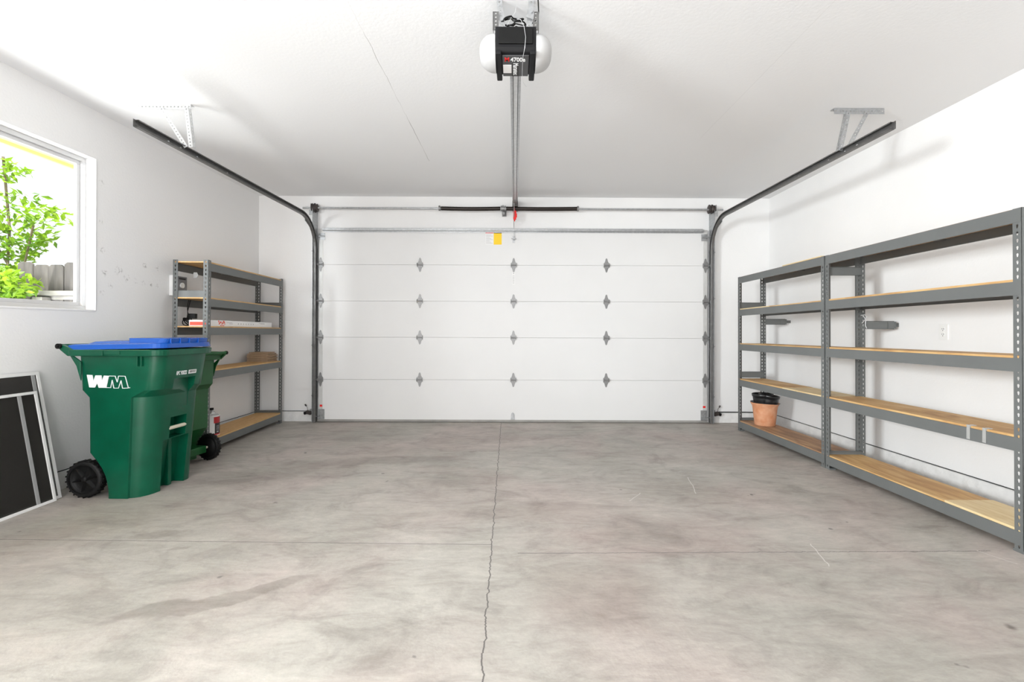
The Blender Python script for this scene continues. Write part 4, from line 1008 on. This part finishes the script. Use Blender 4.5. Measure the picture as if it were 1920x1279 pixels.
    b = MB(); loft(b, [(1.052, rrect(.085, .325, -.262, .262, (.05, (.10, .13), .03, .03))), (1.086, rrect(.070, .335, -.245, .262, (.05, (.10, .13), .03, .03))), (1.090, rrect(.060, .300, -.235, .255, (.04, (.09, .12), .03, .03)))])
    for k in range(5): b.bbox((.298 - (.03 if k == 4 else 0), -.20 + k * .09, 1.050), (.338 - (.03 if k == 4 else 0), -.192 + k * .09, 1.088), .002)
    b.build('raised_lid_grip', lm, lo)
    # axle and wheels
    b = MB(); b.cyl((-.22, -.20, .127), (-.22, .20, .127), .011, n=14); b.build('axle', M['cream'], r)
    b = MB(); b.bbox((-.232, -.17, .08), (-.06, .17, .15), .01); b.build('axle_housing', g, r)
    for sy in (-1, 1):
        c = (-.22, sy * .215, .127)
        b = MB(); mt = Matrix.Translation(c) @ Matrix.Rotation(sy * -PI / 2, 4, 'X')
        # local z points outwards
        b.lathe([(.098, .030), (.112, .030), (.122, .022), (.124, .0), (.122, -.022), (.112, -.028), (.098, -.028)], 44, mt, closed=False)
        for k in range(44):
            a = 2 * PI * k / 44; m2 = mt @ Matrix.Rotation(a, 4, 'Z')
            b.box((.120, -.0045, -.024 if k % 2 else -.010), (.1275, .0045, .026 if k % 2 else .012), m2)
        w = b.build('wheel', M['tyre'], r)
        b = MB()
        b.lathe([(.0, .030), (.016, .030), (.020, .022), (.022, .010), (.030, .006), (.080, .002), (.094, .012), (.100, .026), (.100, -.026), (.0, -.026)], 40, mt)
        for k in range(6):
            a = 2 * PI * k / 6 + .25; m2 = mt @ Matrix.Rotation(a, 4, 'Z')
            b.add([(.016, -.016, .002), (.094, -.007, .004), (.094, .007, .004), (.016, .016, .002), (.018, 0, .026), (.092, 0, .016)],
                  [(0, 1, 5, 4), (4, 5, 2, 3), (1, 2, 5), (0, 4, 3), (0, 3, 2, 1)], mtx=m2)
        b.build('hub', M['blackplastic'], w)
    if printed:
        # white side emblem: solid W joined to an outlined M
        yf = -.2585; x0 = -.186; zb = .751; K = 1 / 6.395 / 278
        cv = lambda L: [((x - 398) * K, (692 - y) * K) for x, y in L]
        W = cv([(398, 533), (465, 537), (478, 612), (502, 540), (575, 540), (583, 605), (605, 542), (662, 545), (628, 688), (545, 688), (525, 635), (497, 686), (430, 684)])
        b = MB(); b.prism(W, (x0, yf, zb), (1, 0, 0), (0, 0, 1), (0, -1, 0), .004)
        b.build('white_emblem', M['white_print'], r)
        Mo = cv([(632, 686), (662, 547), (740, 547), (766, 618), (782, 547), (862, 548), (903, 690), (832, 693), (812, 602), (782, 692), (727, 692), (706, 598), (688, 687)])
        b = MB(); n = len(Mo); th = .0032
        for i in range(n):
            p, q = Vector(Mo[i]), Vector(Mo[(i + 1) % n]); d = (q - p).normalized(); nn = Vector((-d.y, d.x)) * th / 2; e = d * th * .4
            b.prism([tuple(p - nn - e), tuple(q - nn + e), tuple(q + nn + e), tuple(p + nn - e)], (x0, yf, zb), (1, 0, 0), (0, 0, 1), (0, -1, 0), .004 + i * 1e-5)
        b.cyl((x0 + .292, yf, zb + .003), (x0 + .292, yf - .004, zb + .003), .0032, n=10)
        b.build('white_emblem', M['white_print'], r)
        # serial lettering on the front, just above the pocket
        sl_ = Vector((.318 - .300, 0, .125)).normalized()
        text_mesh('serial_lettering', 'RPC 920222', .040, M['white_print'], r, frame_mtx((.2995, -.097, .825), (0, 1, 0), (sl_.x, 0, sl_.z)), bold=.0006, sx=.50)
        b = MB(); mt = frame_mtx((.2985, .022, .825), (0, 1, 0), (sl_.x, 0, sl_.z))
        b.box((0, 0, 0), (.080, .028, .0008), mt); o = b.build('barcode_sticker', M['paper'], r)
        b = MB(); rnd = random.Random(2); x = .006
        while x < .072:
            w_ = rnd.choice((.001, .002, .003)); b.box((x, .006, .0008), (x + w_, .024, .0012), mt); x += w_ + rnd.choice((.0015, .003))
        b.build('barcode', M['dark_print'], o)
    r.matrix_world = mtx
    return r
Yb1 = 3.352
make_bin('green wheeled bin with blue lid and white WM letters, in front', 'green', 'blue', True,
         Matrix.Translation((-2.702, Yb1, fz(3.15) - .001)) @ Matrix.Rotation(-SLOPE, 4, 'X') @ Matrix.Rotation(math.radians(-.6), 4, 'Z'))
make_bin('green wheeled bin turned away, half hidden behind the WM bin', 'green2', 'green2', False,
         Matrix.Translation((-2.918, 3.92, fz(3.92) + .0005)) @ Matrix.Rotation(-SLOPE, 4, 'X') @ Matrix.Rotation(PI - math.radians(9), 4, 'Z') @ Matrix.Diagonal((.84, .83, .915, 1)))

# ================================================================== INSECT SCREENS leaning on the left wall
def screen(name, label, L, H, loc, lean, fw, mat_f, bars, inner=None):
    r = bpy.data.objects.new(name, None); COL.objects.link(r); r.empty_display_size = .1; tag(r, label, 'window screen', 'insect screens leaning on the left wall')
    f = MB(); d = .010
    f.bbox((0, -L, 0), (d, 0, fw), .0015).bbox((0, -L, H - fw), (d, 0, H), .0015).bbox((0, -L, fw), (d, -L + fw, H - fw), .0015).bbox((0, -fw, fw), (d, 0, H - fw), .0015)
    f.build('screen_frame', mat_f, r)
    f = MB(); f.box((.004, -L + fw, fw), (.0045, -fw, H - fw)); f.build('screen_cloth', M['mesh'], r)
    for (y, w) in bars:
        f = MB(); f.bbox((.001, y - w, fw), (.009, y, H - fw), .001); f.build('cross_bar', M['alu_grey'], r)
    r.matrix_world = Matrix.Translation(loc) @ Matrix.Rotation(lean, 4, 'Y')
    return r
# lean: top tips towards the wall (-x)
screen('insect_screen', 'taller white-framed dark insect screen leaning directly on the left wall', 1.45, .87, (-3.090, 3.125, fz(3.0) + .001), -.185, .020, M['alu_white'], ((-.030, .022),))
screen('insect_screen', 'shorter white-framed insect screen with grey cross bar, in front of the taller screen', 1.30, .745, (-3.064, 3.065, fz(3.0) + .001), -.185, .018, M['alu_white'], ((-.10, .022),))

# ================================================================== OUTSIDE THE WINDOW
g = MB(); g.box((-12, -6, -.25), (XL - T, 12, -.02)); struct(g.build('side_yard_ground', M['gravel']))
e = MB(); e.box((-3.90, -2, 2.615), (XL - T, 7, 2.645)); e.box((-3.93, -2, 2.590), (-3.90, 7, 2.80)); struct(e.build('roof_eave', M['yellowpaint']))
fe = thing('side_yard_fence', 'weathered grey wooden fence with rail seen through the window', 'fence', (-3.45, 4.25, 0))
rnd = random.Random(11)
x = -.01; k = 0
while x > -1.02:
    w = .135; h = 1.78 + rnd.uniform(-.02, .02); tilt = 0
    b = MB(); b.prism([(-w, -.02), (0, -.02), (0, h - .02), (-.025, h), (-w + .025, h), (-w, h - .02)], (0, 0, 0), (1, 0, 0), (0, 0, 1), (0, -1, 0), .018)
    o = b.build('fence_board', M['fence'], fe); o.location = (x, rnd.uniform(-.004, .004), 0); x -= w + .006; k += 1
for z in (1.475, .45):
    b = MB(); b.bbox((-1.0, -.085, z), (.0, -.019, z + .045), .006); b.bbox((-1.0, -.032, z - .035), (.0, -.0185, z), .003); b.build('fence_rail', M['rail'], fe)
b = MB(); b.bbox((-.90, -.12, 0), (-.81, -.035, 1.46), .006); b.build('fence_post', M['rail'], fe)
b = MB(); b.bbox((0, -.018, 0), (.018, 0, 1.4)); 
# far boundary fence, running along the yard
fb = thing('boundary_fence', 'brown wooden boundary fence behind the shrub outside', 'fence', (-7.3, 3, 0))
for k in range(46):
    b = MB() if k == 0 else b
    if k == 0:
        b.prism([(0, -.02), (.14, -.02), (.14, 1.45), (.11, 1.48), (.03, 1.48), (0, 1.45)], (0, 0, 0), (0, 1, 0), (0, 0, 1), (1, 0, 0), .018); fo = b.build('fence_board', M['wood_brown'], fb); o = fo
    else: o = fo.copy(); COL.objects.link(o); o.parent = fb
    o.location = (0, -.2 + k * .147, 0)
def leaf_cloud(b, cen, rad, n, size, rnd, shell=.5):
    for _ in range(n):
        while True:
            p = Vector([rnd.uniform(-1, 1) for _ in range(3)])
            if shell < p.length < 1: break
        p = Vector((cen[0] + p.x * rad[0], cen[1] + p.y * rad[1], cen[2] + p.z * rad[2]))
        s = size * rnd.uniform(.7, 1.3)
        q = Euler((rnd.uniform(-1.0, 1.0), rnd.uniform(-1.0, 1.0), rnd.uniform(0, 6.3))).to_matrix()
        o = [(-s, 0, 0), (-.2 * s, .42 * s, .06 * s), (.9 * s, 0, -.08 * s), (-.2 * s, -.42 * s, .06 * s)]
        b.add([p + q @ Vector(a) for a in o], [(0, 1, 2), (0, 2, 3)])
rnd = random.Random(21)
tr = thing('leafy_tree', 'sunlit yellow-green leafy tree outside the window', 'tree', (-5.75, 5.1, 0))
b = MB(); b.tube([(0, 0, -.05), (.05, .02, .8), (-.02, .1, 1.5), (.02, .1, 2.3), (.0, .05, 3.1)], .012, n=8); b.tube([(-.02, .1, 1.5), (.3, .0, 1.9), (.5, -.1, 2.3)], .010, n=6); b.tube([(0, .1, 1.9), (-.3, .1, 2.4), (-.5, 0, 2.9)], .010, n=6); b.tube([(.05, 0, .9), (.45, -.1, 1.3), (.8, -.15, 1.5)], .010, n=6)
b.build('trunk', M['bark'], tr)
b = MB()
for (c, r_, n) in (((.0, 0, 1.45), (.65, .5, .42), 1500), ((.45, -.1, 1.55), (.5, .4, .30), 900), ((-.3, 0, 2.05), (.5, .5, .35), 500), ((.15, 0, 2.2), (.42, .35, .28), 300),
                    ((.55, -.05, 2.42), (.30, .3, .12), 90), ((-.05, 0, 2.95), (.35, .3, .16), 130), ((.25, 0, 2.62), (.25, .25, .08), 45), ((-.6, .1, 2.6), (.4, .4, .4), 300), ((1.0, -.15, 1.68), (.30, .3, .14), 220)):
    leaf_cloud(b, c, r_, n, .050, rnd, .15)
o = b.build('foliage', M['leaf'], tr); o['kind'] = 'stuff'
sh = thing('garden_shrub', 'dense darker green shrub under the tree outside the window', 'shrub', (-4.52, 3.98, 0))
b = MB(); b.tube([(0, 0, -.05), (.05, 0, .6), (.0, 0, 1.2)], .03, n=8); b.tube([(0, 0, .3), (-.15, 0, .8), (-.25, 0, 1.2)], .015, n=6); b.build('stem', M['bark'], sh)
b = MB()
for (c, r_, n) in (((0, 0, 1.30), (.22, .18, .26), 700), ((-.25, 0, 1.35), (.25, .18, .32), 800), ((-.1, 0, .8), (.32, .18, .5), 900), ((.12, .0, 1.55), (.24, .16, .13), 220)):
    leaf_cloud(b, c, r_, n, .042, rnd, .2)
o = b.build('foliage', M['leaf'], sh); o['kind'] = 'stuff'
